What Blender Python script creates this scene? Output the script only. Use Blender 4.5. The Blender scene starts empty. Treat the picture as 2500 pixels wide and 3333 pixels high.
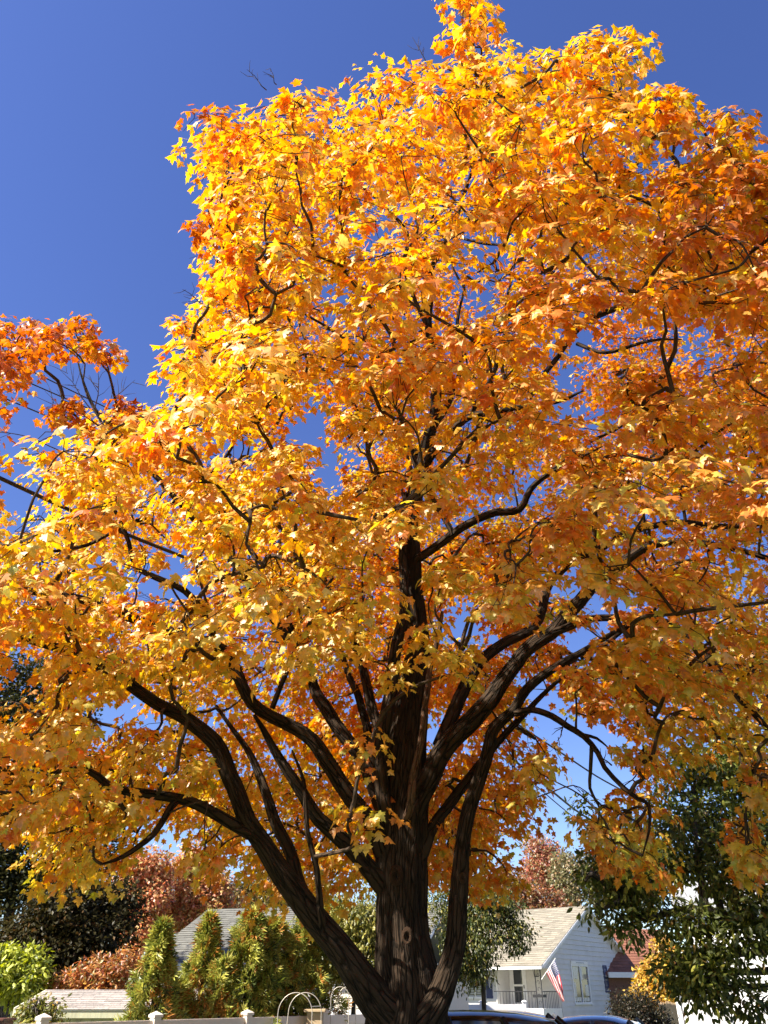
import bpy, bmesh, math, random
import numpy as np
from mathutils import Vector, Matrix

# ------------------------------------------------------------------ camera, sky, sun, exposure
scene = bpy.context.scene
EYE = 1.6
PITCH = math.radians(32.0)
F = 2503.0                       # focal length in photograph pixels (2500 x 3333)
cam_d = bpy.data.cameras.new('camera')
cam_d.sensor_fit = 'VERTICAL'
cam_d.sensor_height = 24.0
cam_d.lens = 24.0 * F / 3333.0
cam_d.clip_start = 0.05
cam_d.clip_end = 3000
cam = bpy.data.objects.new('camera', cam_d)
scene.collection.objects.link(cam)
cam.location = (0, 0, EYE)
cam.rotation_euler = (math.pi / 2 + PITCH, 0, 0)
scene.camera = cam

SUN_AZ = math.radians(-118.0)     # from +Y towards +X
SUN_EL = math.radians(46.0)
sun_dir = Vector((math.sin(SUN_AZ) * math.cos(SUN_EL), math.cos(SUN_AZ) * math.cos(SUN_EL), math.sin(SUN_EL)))
world = bpy.data.worlds.new('World')
scene.world = world
world.use_nodes = True
wn = world.node_tree.nodes
wn.clear()
w_out = wn.new('ShaderNodeOutputWorld')
w_bg = wn.new('ShaderNodeBackground')
w_sky = wn.new('ShaderNodeTexSky')
w_sky.sky_type = 'NISHITA'
w_sky.sun_disc = False
w_sky.sun_elevation = SUN_EL
w_sky.sun_rotation = SUN_AZ
w_sky.altitude = 300
w_sky.air_density = 1.0
w_sky.dust_density = 0.3
w_sky.ozone_density = 3.0
w_bg.inputs['Strength'].default_value = 0.076
w_hs = wn.new('ShaderNodeHueSaturation')          # the camera's vivid colour rendering of the whole sky
w_hs.inputs['Saturation'].default_value = 1.17
w_hs.inputs['Hue'].default_value = 0.520
world.node_tree.links.new(w_sky.outputs[0], w_hs.inputs['Color'])
world.node_tree.links.new(w_hs.outputs[0], w_bg.inputs[0])
world.node_tree.links.new(w_bg.outputs[0], w_out.inputs[0])

sun_l = bpy.data.lights.new('sun', 'SUN')
sun_l.energy = 5.0
sun_l.angle = math.radians(0.53)
sun_l.color = (1.0, 0.93, 0.80)
sun_o = bpy.data.objects.new('sun', sun_l)
scene.collection.objects.link(sun_o)
sun_o.location = (-30, 0, 30)
sun_o.rotation_euler = sun_dir.to_track_quat('Z', 'Y').to_euler()

scene.view_settings.view_transform = 'Standard'
scene.view_settings.look = 'None'
scene.view_settings.gamma = 1.0
scene.view_settings.exposure = 1.5
scene.view_settings.use_curve_mapping = False
scene.render.engine = 'CYCLES'
scene.cycles.max_bounces = 8
scene.cycles.diffuse_bounces = 5
scene.cycles.transmission_bounces = 6
scene.cycles.use_denoising = True
scene.cycles.use_adaptive_sampling = True
scene.cycles.adaptive_threshold = 0.02

rng = np.random.default_rng(11)
random.seed(11)
COL = scene.collection.objects

# ------------------------------------------------------------------ helpers
CP, SP = math.cos(PITCH), math.sin(PITCH)


def ray(px, py):
    u, v = px - 1250.0, 1666.5 - py
    return u, F * CP - v * SP, F * SP + v * CP


def P(px, py, Y):
    """point of the place seen at photograph pixel (px, py), Y metres in front of the camera"""
    u, h, w = ray(px, py)
    return Vector((u / h * Y, Y, EYE + w / h * Y))


def project(A):
    A = np.asarray(A, float)
    x, y, z = A[..., 0], A[..., 1], A[..., 2] - EYE
    d = y * CP + z * SP
    v = -y * SP + z * CP
    d = np.maximum(d, 1e-3)
    return 1250 + F * x / d, 1666.5 - F * v / d, d


def ground_z(y):
    t = min(max((y - 1.0) / 9.0, 0), 1)
    s = min(max((y - 10.0) / 14.0, 0), 1)
    return -0.4 * t * t * (3 - 2 * t) - 0.25 * s * s * (3 - 2 * s)


def tag(o, label=None, cat=None, group=None, kind=None):
    if label: o['label'] = label
    if cat: o['category'] = cat
    if group: o['group'] = group
    if kind: o['kind'] = kind
    return o


def empty(name, loc=(0, 0, 0), rz=0.0, label=None, cat=None, group=None):
    o = bpy.data.objects.new(name, None)
    o.empty_display_size = 0.2
    COL.link(o)
    o.location = loc
    o.rotation_euler = (0, 0, rz)
    return tag(o, label, cat, group)


def obj(name, me, mat, parent=None, loc=None, smooth=False):
    o = bpy.data.objects.new(name, me)
    COL.link(o)
    if mat is not None and not me.materials:
        me.materials.append(mat)
    if parent: o.parent = parent
    if loc is not None: o.location = loc
    if smooth:
        me.polygons.foreach_set('use_smooth', np.ones(len(me.polygons), bool))
    return o


def pyd(name, verts, faces):
    me = bpy.data.meshes.new(name)
    me.from_pydata([tuple(v) for v in verts], [], faces)
    me.update()
    return me


def box_mesh(name, x0, x1, y0, y1, z0, z1, bevel=0.0):
    v = [(x0, y0, z0), (x1, y0, z0), (x1, y1, z0), (x0, y1, z0), (x0, y0, z1), (x1, y0, z1), (x1, y1, z1), (x0, y1, z1)]
    f = [(0, 3, 2, 1), (4, 5, 6, 7), (0, 1, 5, 4), (1, 2, 6, 5), (2, 3, 7, 6), (3, 0, 4, 7)]
    me = pyd(name, v, f)
    if bevel:
        bm = bmesh.new(); bm.from_mesh(me)
        bmesh.ops.bevel(bm, geom=list(bm.edges), offset=bevel, segments=2, affect='EDGES')
        bm.to_mesh(me); bm.free()
    return me


def box(name, mat, parent, x0, x1, y0, y1, z0, z1, bevel=0.0):
    return obj(name, box_mesh(name, x0, x1, y0, y1, z0, z1, bevel), mat, parent)


def smooth_path(pts, rad, step):
    """Catmull-Rom resample of points with radii"""
    pts = [np.array(p, float) for p in pts]
    if len(rad) != len(pts):
        rad = list(np.interp(np.linspace(0, 1, len(pts)), np.linspace(0, 1, len(rad)), rad))
    op, orr = [], []
    n = len(pts)
    T_ = np.cumsum([0] + [max(np.linalg.norm(pts[i + 1] - pts[i]), 1e-4) for i in range(n - 1)])
    tg = [(pts[min(i + 1, n - 1)] - pts[max(i - 1, 0)]) / (T_[min(i + 1, n - 1)] - T_[max(i - 1, 0)]) for i in range(n)]
    for i in range(n - 1):
        h = T_[i + 1] - T_[i]
        k = max(2, int(h / step))
        for j in range(k):
            t = j / k
            q = (2 * t ** 3 - 3 * t ** 2 + 1) * pts[i] + (t ** 3 - 2 * t ** 2 + t) * h * tg[i] + (3 * t ** 2 - 2 * t ** 3) * pts[i + 1] + (t ** 3 - t ** 2) * h * tg[i + 1]
            op.append(q); orr.append(rad[i] * (1 - t) + rad[i + 1] * t)
    op.append(pts[-1]); orr.append(rad[-1])
    return np.array(op), np.array(orr)


def tube_arrays(path, rad, sides, knob=0.0, seed=0):
    """vertices, quads and uvs of a tapered tube along a path"""
    path = np.asarray(path, float); rad = np.asarray(rad, float)
    n = len(path)
    tan = np.gradient(path, axis=0)
    tan /= np.maximum(np.linalg.norm(tan, axis=1, keepdims=True), 1e-9)
    a = np.cross(tan[0], (0.31, 0.87, 0.2)); a /= np.linalg.norm(a)
    V = np.zeros((n, sides, 3)); UV = np.zeros((n, sides + 1, 2))
    ang = np.linspace(0, 2 * math.pi, sides, endpoint=False)
    r_ = np.random.default_rng(seed)
    ph = r_.uniform(0, 6.28, 6)
    s = 0.0
    for i in range(n):
        a = a - tan[i] * a.dot(tan[i]); a /= np.linalg.norm(a)
        b = np.cross(tan[i], a)
        if i: s += np.linalg.norm(path[i] - path[i - 1])
        rr = rad[i] * np.ones(sides)
        if knob:
            rr = rr * (1 + knob * (0.5 * np.sin(3 * ang + ph[0] + 0.9 * s) + 0.35 * np.sin(5 * ang + ph[1] - 1.7 * s)
                                   + 0.3 * np.sin(2 * ang + ph[2] + 4.1 * s) + 0.35 * np.sin(ang + ph[3] + 6.3 * s)
                                   + 0.3 * np.sin(9 * ang + ph[4] + 0.5 * s) + (0.22 * np.sin(17 * ang + ph[5] - 0.8 * s) if sides > 30 else 0)))
        V[i] = path[i] + rr[:, None] * (np.cos(ang)[:, None] * a + np.sin(ang)[:, None] * b)
        UV[i, :, 0] = np.linspace(0, 1, sides + 1) * max(rad.max(), 0.02) * 6.28
        UV[i, :, 1] = s
    I = np.arange(n - 1)[:, None] * sides
    J = np.arange(sides)[None, :]
    J2 = (J + 1) % sides
    Q = np.stack([I + J, I + J2, I + sides + J2, I + sides + J], -1).reshape(-1, 4)
    i_ = np.repeat(np.arange(n - 1), sides); j_ = np.tile(np.arange(sides), n - 1)
    luv = np.stack([UV[i_, j_], UV[i_, j_ + 1], UV[i_ + 1, j_ + 1], UV[i_ + 1, j_]], 1).reshape(-1, 2)
    return V.reshape(-1, 3), Q, luv


def np_mesh(name, V, faces, col=None, uv=None, smooth=False):
    """mesh from arrays; faces (m, k) with constant k"""
    me = bpy.data.meshes.new(name)
    V = np.ascontiguousarray(V, np.float32); faces = np.ascontiguousarray(faces, np.int32)
    m, k = faces.shape
    me.vertices.add(len(V)); me.vertices.foreach_set('co', V.ravel())
    me.loops.add(m * k); me.loops.foreach_set('vertex_index', faces.ravel())
    me.polygons.add(m)
    me.polygons.foreach_set('loop_start', np.arange(0, m * k, k, dtype=np.int32))
    me.polygons.foreach_set('use_smooth', np.full(m, smooth))
    if col is not None:
        at = me.attributes.new('col', 'FLOAT_COLOR', 'POINT')
        c4 = np.ones((len(V), 4), np.float32); c4[:, :3] = col
        at.data.foreach_set('color', c4.ravel())
    if uv is not None:
        me.uv_layers.new(name='UVMap').data.foreach_set('uv', np.ascontiguousarray(uv, np.float32).ravel())
    me.update(calc_edges=True)
    return me


def tubes_mesh(name, items, smooth=True):
    """several tubes (path, radii, sides) in one mesh"""
    Vs, Qs, UVs, off = [], [], [], 0
    for k, (p, r, s) in enumerate(items):
        v, q, uv = tube_arrays(p, r, s, 0.0, k)
        Vs.append(v); Qs.append(q + off); UVs.append(uv); off += len(v)
    return np_mesh(name, np.vstack(Vs), np.vstack(Qs), None, np.vstack(UVs), smooth)


def twig_mesh(name, rows, radii):
    """many thin three-sided twigs at once; rows: list of (n, 3) arrays from base to tip"""
    n, k = len(rows[0]), len(rows)
    d = unit(rows[-1] - rows[0])
    a = unit(np.cross(d, np.array([.3, .8, .5]))); b = np.cross(d, a)
    V = np.zeros((n, k, 3, 3))
    for i in range(k):
        for j in range(3):
            t = j * 2.0944
            V[:, i, j] = rows[i] + radii[i] * (math.cos(t) * a + math.sin(t) * b)
    q = [(i * 3 + j, i * 3 + (j + 1) % 3, (i + 1) * 3 + (j + 1) % 3, (i + 1) * 3 + j) for i in range(k - 1) for j in range(3)]
    Q = (np.array(q)[None] + (np.arange(n) * k * 3)[:, None, None]).reshape(-1, 4)
    uv = np.tile(np.array([(0, 0), (.02, 0), (.02, .2), (0, .2)]), (len(Q), 1))
    return np_mesh(name, V.reshape(-1, 3), Q, None, uv, True)


def unit(A):
    return A / np.maximum(np.linalg.norm(A, axis=-1, keepdims=True), 1e-9)


def leaf_mesh(name, tpl, pos, tip, nrm, size, col):
    """many copies of a leaf template: base at pos, growing along tip, upper side along nrm"""
    tv, tf = tpl
    tip = unit(tip); bi = unit(np.cross(tip, nrm)); nn = np.cross(bi, tip)
    n, k = len(pos), len(tv)
    V = (pos[:, None, :] + size[:, None, None] * (tv[None, :, 0, None] * bi[:, None, :] + tv[None, :, 1, None] * tip[:, None, :]
                                                  + tv[None, :, 2, None] * nn[:, None, :]))
    Fc = tf[None] + (np.arange(n) * k)[:, None, None]
    return np_mesh(name, V.reshape(-1, 3), Fc.reshape(-1, 3), np.repeat(col, k, axis=0))


def fan_template(outline, mid, curl=0.0, fold=0.0):
    pts = np.array(outline, float)
    full = np.vstack([pts, [(-x, y) for x, y in outline[-2:0:-1]]])
    v = np.vstack([[mid], full])
    z = -fold * np.abs(v[:, 0]) - curl * v[:, 1] ** 2
    tv = np.column_stack([v, z])
    m = len(full)
    tf = np.array([(0, 1 + i, 1 + (i + 1) % m) for i in range(m)])[:, ::-1]
    return tv, tf


MAPLE = [fan_template([(0, 0), (.20, -.10), (.40, -.03), (.29, .14), (.42, .23), (.62, .36), (.44, .43), (.41, .53), (.20, .47),
                       (.25, .66), (.12, .76), (0, 1.0)], (0, .30), c, f) for c, f in ((.18, .25), (.38, .10), (.05, .45), (.30, -.15), (.62, .20), (.12, .85))]
MAPLE_FAR = [fan_template([(0, 0), (.40, -.03), (.28, .16), (.62, .37), (.21, .50), (0, 1.0)], (0, .30), c, f) for c, f in ((.18, .25), (.38, .10), (.05, .45), (.30, -.15), (.62, .20), (.12, .85))]
OVAL = fan_template([(0, 0), (.19, .28), (.19, .62), (0, 1)], (0, .45), .15, .25)
DIAMOND = (np.array([(0, 0, 0), (.32, .45, -.10), (0, 1, -.1), (-.32, .45, -.10)]), np.array([(0, 1, 2), (0, 2, 3)]))
LOBED = (np.array([(0, 0, 0), (.5, .15, -.1), (.28, .45, 0), (.45, .75, -.1), (0, 1, -.15), (-.45, .75, -.1), (-.28, .45, 0), (-.5, .15, -.1)]),
         np.array([(0, 1, 2), (0, 2, 6), (0, 6, 7), (2, 3, 4), (2, 4, 6), (4, 5, 6)]))
_sp = []
_sf = []
for _a, _l in ((-0.9, .62), (-.45, .85), (0, 1.0), (.45, .85), (.9, .62)):   # flat spray of scale foliage
    c_, s_ = math.sin(_a), math.cos(_a)
    b_ = len(_sp)
    _sp += [(0, .05, 0), (c_ * _l * .55 + .07 * s_, s_ * _l * .55 - .07 * c_, .03), (c_ * _l, s_ * _l, -.06), (c_ * _l * .55 - .07 * s_, s_ * _l * .55 + .07 * c_, .03)]
    _sf += [(b_, b_ + 1, b_ + 2), (b_, b_ + 2, b_ + 3)]
SPRAY = (np.array(_sp), np.array(_sf))

# ------------------------------------------------------------------ materials
MATS = {}


def new_mat(name):
    m = bpy.data.materials.new(name)
    m.use_nodes = True
    return m, m.node_tree.nodes, m.node_tree.links, m.node_tree.nodes['Principled BSDF']


def surf(name, color, rough=0.7, var=0.25, scale=6.0, bump=0.15, stretch=(1, 1, 1), dirt=None, metallic=0.0, coat=0.0, attr=False, spec=0.4):
    """plain procedural surface: base colour varied by two noises, optional dirt colour, fine relief"""
    if name in MATS: return MATS[name]
    m, N, L, b = new_mat(name)
    tc = N.new('ShaderNodeTexCoord'); mp = N.new('ShaderNodeMapping')
    mp.inputs['Scale'].default_value = stretch
    L.new(tc.outputs['Object'], mp.inputs[0])
    n1 = N.new('ShaderNodeTexNoise'); n1.inputs['Scale'].default_value = scale; n1.inputs['Detail'].default_value = 8
    n2 = N.new('ShaderNodeTexNoise'); n2.inputs['Scale'].default_value = scale * 0.13; n2.inputs['Detail'].default_value = 4
    L.new(mp.outputs[0], n1.inputs[0]); L.new(mp.outputs[0], n2.inputs[0])
    mr = N.new('ShaderNodeMapRange')
    mr.inputs[1].default_value = 0.3; mr.inputs[2].default_value = 0.7
    mr.inputs[3].default_value = 1 - var; mr.inputs[4].default_value = 1 + var * 0.6
    L.new(n1.outputs[0], mr.inputs[0])
    hs = N.new('ShaderNodeHueSaturation')
    if attr:
        a = N.new('ShaderNodeAttribute'); a.attribute_name = 'col'
        L.new(a.outputs['Color'], hs.inputs['Color'])
    else:
        hs.inputs['Color'].default_value = (*color, 1)
    L.new(mr.outputs[0], hs.inputs['Value'])
    out = hs.outputs[0]
    if dirt:
        mx = N.new('ShaderNodeMix'); mx.data_type = 'RGBA'
        r2 = N.new('ShaderNodeMapRange'); r2.inputs[1].default_value = 0.5; r2.inputs[2].default_value = 0.75
        r2.inputs[4].default_value = dirt[3]
        L.new(n2.outputs[0], r2.inputs[0]); L.new(r2.outputs[0], mx.inputs[0])
        L.new(out, mx.inputs[6]); mx.inputs[7].default_value = (*dirt[:3], 1)
        out = mx.outputs[2]
    L.new(out, b.inputs['Base Color'])
    b.inputs['Roughness'].default_value = rough
    b.inputs['Metallic'].default_value = metallic
    b.inputs['Specular IOR Level'].default_value = spec
    if coat:
        b.inputs['Coat Weight'].default_value = coat
        b.inputs['Coat Roughness'].default_value = 0.03
    if bump:
        bp = N.new('ShaderNodeBump'); bp.inputs['Strength'].default_value = bump; bp.inputs['Distance'].default_value = 0.02
        L.new(n1.outputs[0], bp.inputs['Height']); L.new(bp.outputs[0], b.inputs['Normal'])
    MATS[name] = m
    return m


def leaf_mat(name, trans=0.5, gloss=0.05, vein=0.25):
    m, N, L, b = new_mat(name)
    N.remove(b)
    out = N['Material Output']
    a = N.new('ShaderNodeAttribute'); a.attribute_name = 'col'
    tc = N.new('ShaderNodeTexCoord')
    n1 = N.new('ShaderNodeTexNoise'); n1.inputs['Scale'].default_value = 22; n1.inputs['Detail'].default_value = 5
    L.new(tc.outputs['Object'], n1.inputs[0])
    mr = N.new('ShaderNodeMapRange'); mr.inputs[1].default_value = .3; mr.inputs[2].default_value = .7
    mr.inputs[3].default_value = 1 - vein; mr.inputs[4].default_value = 1 + vein * .5
    L.new(n1.outputs[0], mr.inputs[0])
    hs = N.new('ShaderNodeHueSaturation'); L.new(a.outputs['Color'], hs.inputs['Color']); L.new(mr.outputs[0], hs.inputs['Value'])
    df = N.new('ShaderNodeBsdfDiffuse'); tr = N.new('ShaderNodeBsdfTranslucent'); gl = N.new('ShaderNodeBsdfGlossy')
    gl.inputs['Roughness'].default_value = .45
    gl.inputs['Color'].default_value = (.9, .9, .9, 1)
    sat = N.new('ShaderNodeHueSaturation'); sat.inputs['Saturation'].default_value = 1.08; sat.inputs['Value'].default_value = 1.0
    L.new(hs.outputs[0], sat.inputs['Color'])
    L.new(hs.outputs[0], df.inputs[0]); L.new(sat.outputs[0], tr.inputs[0])
    m1 = N.new('ShaderNodeMixShader'); m1.inputs[0].default_value = trans
    L.new(df.outputs[0], m1.inputs[1]); L.new(tr.outputs[0], m1.inputs[2])
    m2 = N.new('ShaderNodeMixShader'); m2.inputs[0].default_value = gloss
    L.new(m1.outputs[0], m2.inputs[1]); L.new(gl.outputs[0], m2.inputs[2])
    L.new(m2.outputs[0], out.inputs[0])
    return m


def bark_mat(name, dark, light, scale=9.0, strength=0.9):
    """fissured bark: long broken plates between dark cracks, grey lichen patches"""
    m, N, L, b = new_mat(name)
    uv = N.new('ShaderNodeUVMap'); mp = N.new('ShaderNodeMapping'); mp.inputs['Scale'].default_value = (1, 0.26, 1)
    nz = N.new('ShaderNodeTexNoise'); nz.inputs['Scale'].default_value = scale * .8; nz.inputs['Detail'].default_value = 4
    L.new(uv.outputs[0], mp.inputs[0]); L.new(mp.outputs[0], nz.inputs[0])
    add = N.new('ShaderNodeMix'); add.data_type = 'RGBA'; add.blend_type = 'LINEAR_LIGHT'; add.inputs[0].default_value = .05
    L.new(mp.outputs[0], add.inputs[6]); L.new(nz.outputs[1], add.inputs[7])
    vo = N.new('ShaderNodeTexVoronoi'); vo.feature = 'DISTANCE_TO_EDGE'; vo.inputs['Scale'].default_value = scale * 1.7
    L.new(add.outputs[2], vo.inputs[0])
    v = N.new('ShaderNodeTexNoise'); v.inputs['Scale'].default_value = scale * 1.6; v.inputs['Detail'].default_value = 9; v.inputs['Distortion'].default_value = .8
    L.new(mp.outputs[0], v.inputs[0])
    crk = N.new('ShaderNodeMapRange'); crk.inputs[1].default_value = 0.0; crk.inputs[2].default_value = .16
    L.new(vo.outputs['Distance'], crk.inputs[0])
    hgt = N.new('ShaderNodeMath'); hgt.operation = 'MULTIPLY_ADD'; hgt.inputs[1].default_value = .55
    L.new(crk.outputs[0], hgt.inputs[0]); L.new(v.outputs[0], hgt.inputs[2])
    cr = N.new('ShaderNodeValToRGB')
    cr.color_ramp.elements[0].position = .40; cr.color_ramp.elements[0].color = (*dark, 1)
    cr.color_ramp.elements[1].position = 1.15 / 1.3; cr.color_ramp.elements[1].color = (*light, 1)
    L.new(hgt.outputs[0], cr.inputs[0])
    tc = N.new('ShaderNodeTexCoord')
    n = N.new('ShaderNodeTexNoise'); n.inputs['Scale'].default_value = 2.6; n.inputs['Detail'].default_value = 6
    L.new(tc.outputs['Object'], n.inputs[0])
    c2 = N.new('ShaderNodeMapRange'); c2.inputs[1].default_value = .56; c2.inputs[2].default_value = .72; c2.inputs[4].default_value = .45
    L.new(n.outputs[0], c2.inputs[0])
    mx = N.new('ShaderNodeMix'); mx.data_type = 'RGBA'
    L.new(c2.outputs[0], mx.inputs[0]); L.new(cr.outputs[0], mx.inputs[6]); mx.inputs[7].default_value = (light[0] * 1.1, light[1] * 1.25, light[2] * 1.35, 1)
    L.new(mx.outputs[2], b.inputs['Base Color'])
    b.inputs['Roughness'].default_value = .9
    b.inputs['Specular IOR Level'].default_value = .15
    bp = N.new('ShaderNodeBump'); bp.inputs['Strength'].default_value = strength; bp.inputs['Distance'].default_value = .05
    L.new(hgt.outputs[0], bp.inputs['Height']); L.new(bp.outputs[0], b.inputs['Normal'])
    return m


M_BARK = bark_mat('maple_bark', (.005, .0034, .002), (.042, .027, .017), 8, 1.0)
M_BARKR = bark_mat('dead_stem_bark', (.03, .016, .009), (.13, .075, .045), 12)
M_TWIG = bark_mat('twig_bark', (.022, .014, .009), (.075, .05, .034), 14, .4)
M_DBARK = bark_mat('dark_bark', (.03, .026, .02), (.11, .095, .08), 8)
M_LEAF = leaf_mat('autumn_leaf', .52, .05, .34)
M_GREEN = leaf_mat('green_leaf', .45, .03, .25)
M_MATT = leaf_mat('matt_dark_leaf', .35, .012, .3)
M_SCALE = leaf_mat('scale_foliage', .30, .03, .3)
M_WHITE = surf('white_vinyl', (.82, .80, .78), .35, .05, 3, .02, dirt=(.62, .58, .52, .35))
M_WHITE_BOUNCE = surf('white_vinyl_warm_bounce', (.80, .71, .62), .35, .05, 3, .02, dirt=(.62, .54, .46, .35))  # white vinyl with warm bounce light from the foliage mixed into its colour
M_TRIM = surf('white_trim_paint', (.80, .79, .76), .5, .06, 5, .05, dirt=(.6, .58, .54, .3))
M_SIDING = surf('pale_grey_siding', (.62, .60, .575), .55, .06, 7, .06, dirt=(.46, .43, .39, .45))
M_PORCHW = surf('porch_cream_siding', (.64, .61, .55), .6, .05, 7, .06)
M_BEIGE = surf('beige_clapboard', (.56, .50, .40), .6, .06, 7, .06)
M_SHUT = surf('navy_shutter', (.035, .045, .12), .45, .1, 6, .03)
M_GLASS = surf('window_glass', (.035, .04, .045), .06, .2, 1.5, 0.0, spec=.8)
M_INSIDE = surf('blind_slats', (.30, .33, .33), .6, .2, 3, .05)
M_CURT = surf('white_curtain', (.80, .78, .70), .8, .06, 4, .2, stretch=(6, 6, 1))
M_IRON = surf('black_iron', (.02, .02, .022), .5, .2, 8, .1)
M_GREYD = surf('grey_door_paint', (.28, .28, .28), .6, .06, 4, .05)
M_SHING = surf('roof_shingle', (.4, .37, .3), .9, .3, 30, .6, attr=True)
M_SHEDW = surf('shed_sage_paint', (.50, .50, .34), .75, .15, 6, .2, stretch=(4, 4, .4), dirt=(.30, .26, .18, .5))
M_WIRE = surf('black_cable', (.015, .015, .015), .6, .1, 5, 0)
M_BRICK = surf('brown_brick_wall', (.16, .075, .05), .85, .35, 14, .4)
M_WOOD = surf('weathered_cedar', (.36, .25, .14), .8, .25, 5, .3, stretch=(6, 6, .5))
M_TAN = surf('tan_garden_wood', (.55, .42, .26), .7, .15, 6, .2)
M_ASPH = surf('asphalt', (.05, .05, .052), .9, .3, 40, .5)

# ------------------------------------------------------------------ the ground
gy = [-60, -20, 0, 1, 2.5, 4, 5.5, 7, 8.5, 10, 12, 14, 16, 18, 20, 22, 24, 30, 60, 150, 600, 1500]
gx = [-1500, -300, -80, -30, -10, 0, 10, 30, 80, 300, 1500]
gv = [(x, y, ground_z(y)) for y in gy for x in gx]
gf = [(j * len(gx) + i, j * len(gx) + i + 1, (j + 1) * len(gx) + i + 1, (j + 1) * len(gx) + i) for j in range(len(gy) - 1) for i in range(len(gx) - 1)]
M_LAWN = surf('lawn', (.075, .10, .03), .95, .5, 9, .6, dirt=(.30, .17, .05, .7))
tag(obj('ground', pyd('ground', gv, gf), M_LAWN), kind='structure')
dv, df_ = [], []
for i, y in enumerate([8.5, 10, 12, 14, 16, 18, 20, 22, 24, 30, 44]):
    dv += [(0.9 + .05 * (y - 9), y, ground_z(y) + .006), (7.2 + .05 * (y - 9), y, ground_z(y) + .006)]
    if i: df_.append((2 * i - 2, 2 * i - 1, 2 * i + 1, 2 * i))
tag(obj('driveway', pyd('driveway', dv, df_), M_ASPH), kind='structure')

# ------------------------------------------------------------------ the maple: trunk and limbs
TREE_Y = 9.0
maple = empty('maple_tree', (0.27, TREE_Y, ground_z(TREE_Y)), 0,
              'huge maple with orange and yellow autumn leaves and dark spreading trunk, filling the picture', 'tree')
MAPLE_INV = Vector((-0.27, -TREE_Y, -ground_z(TREE_Y)))


def mpath(pts):
    return [P(*p) for p in pts]


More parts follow.
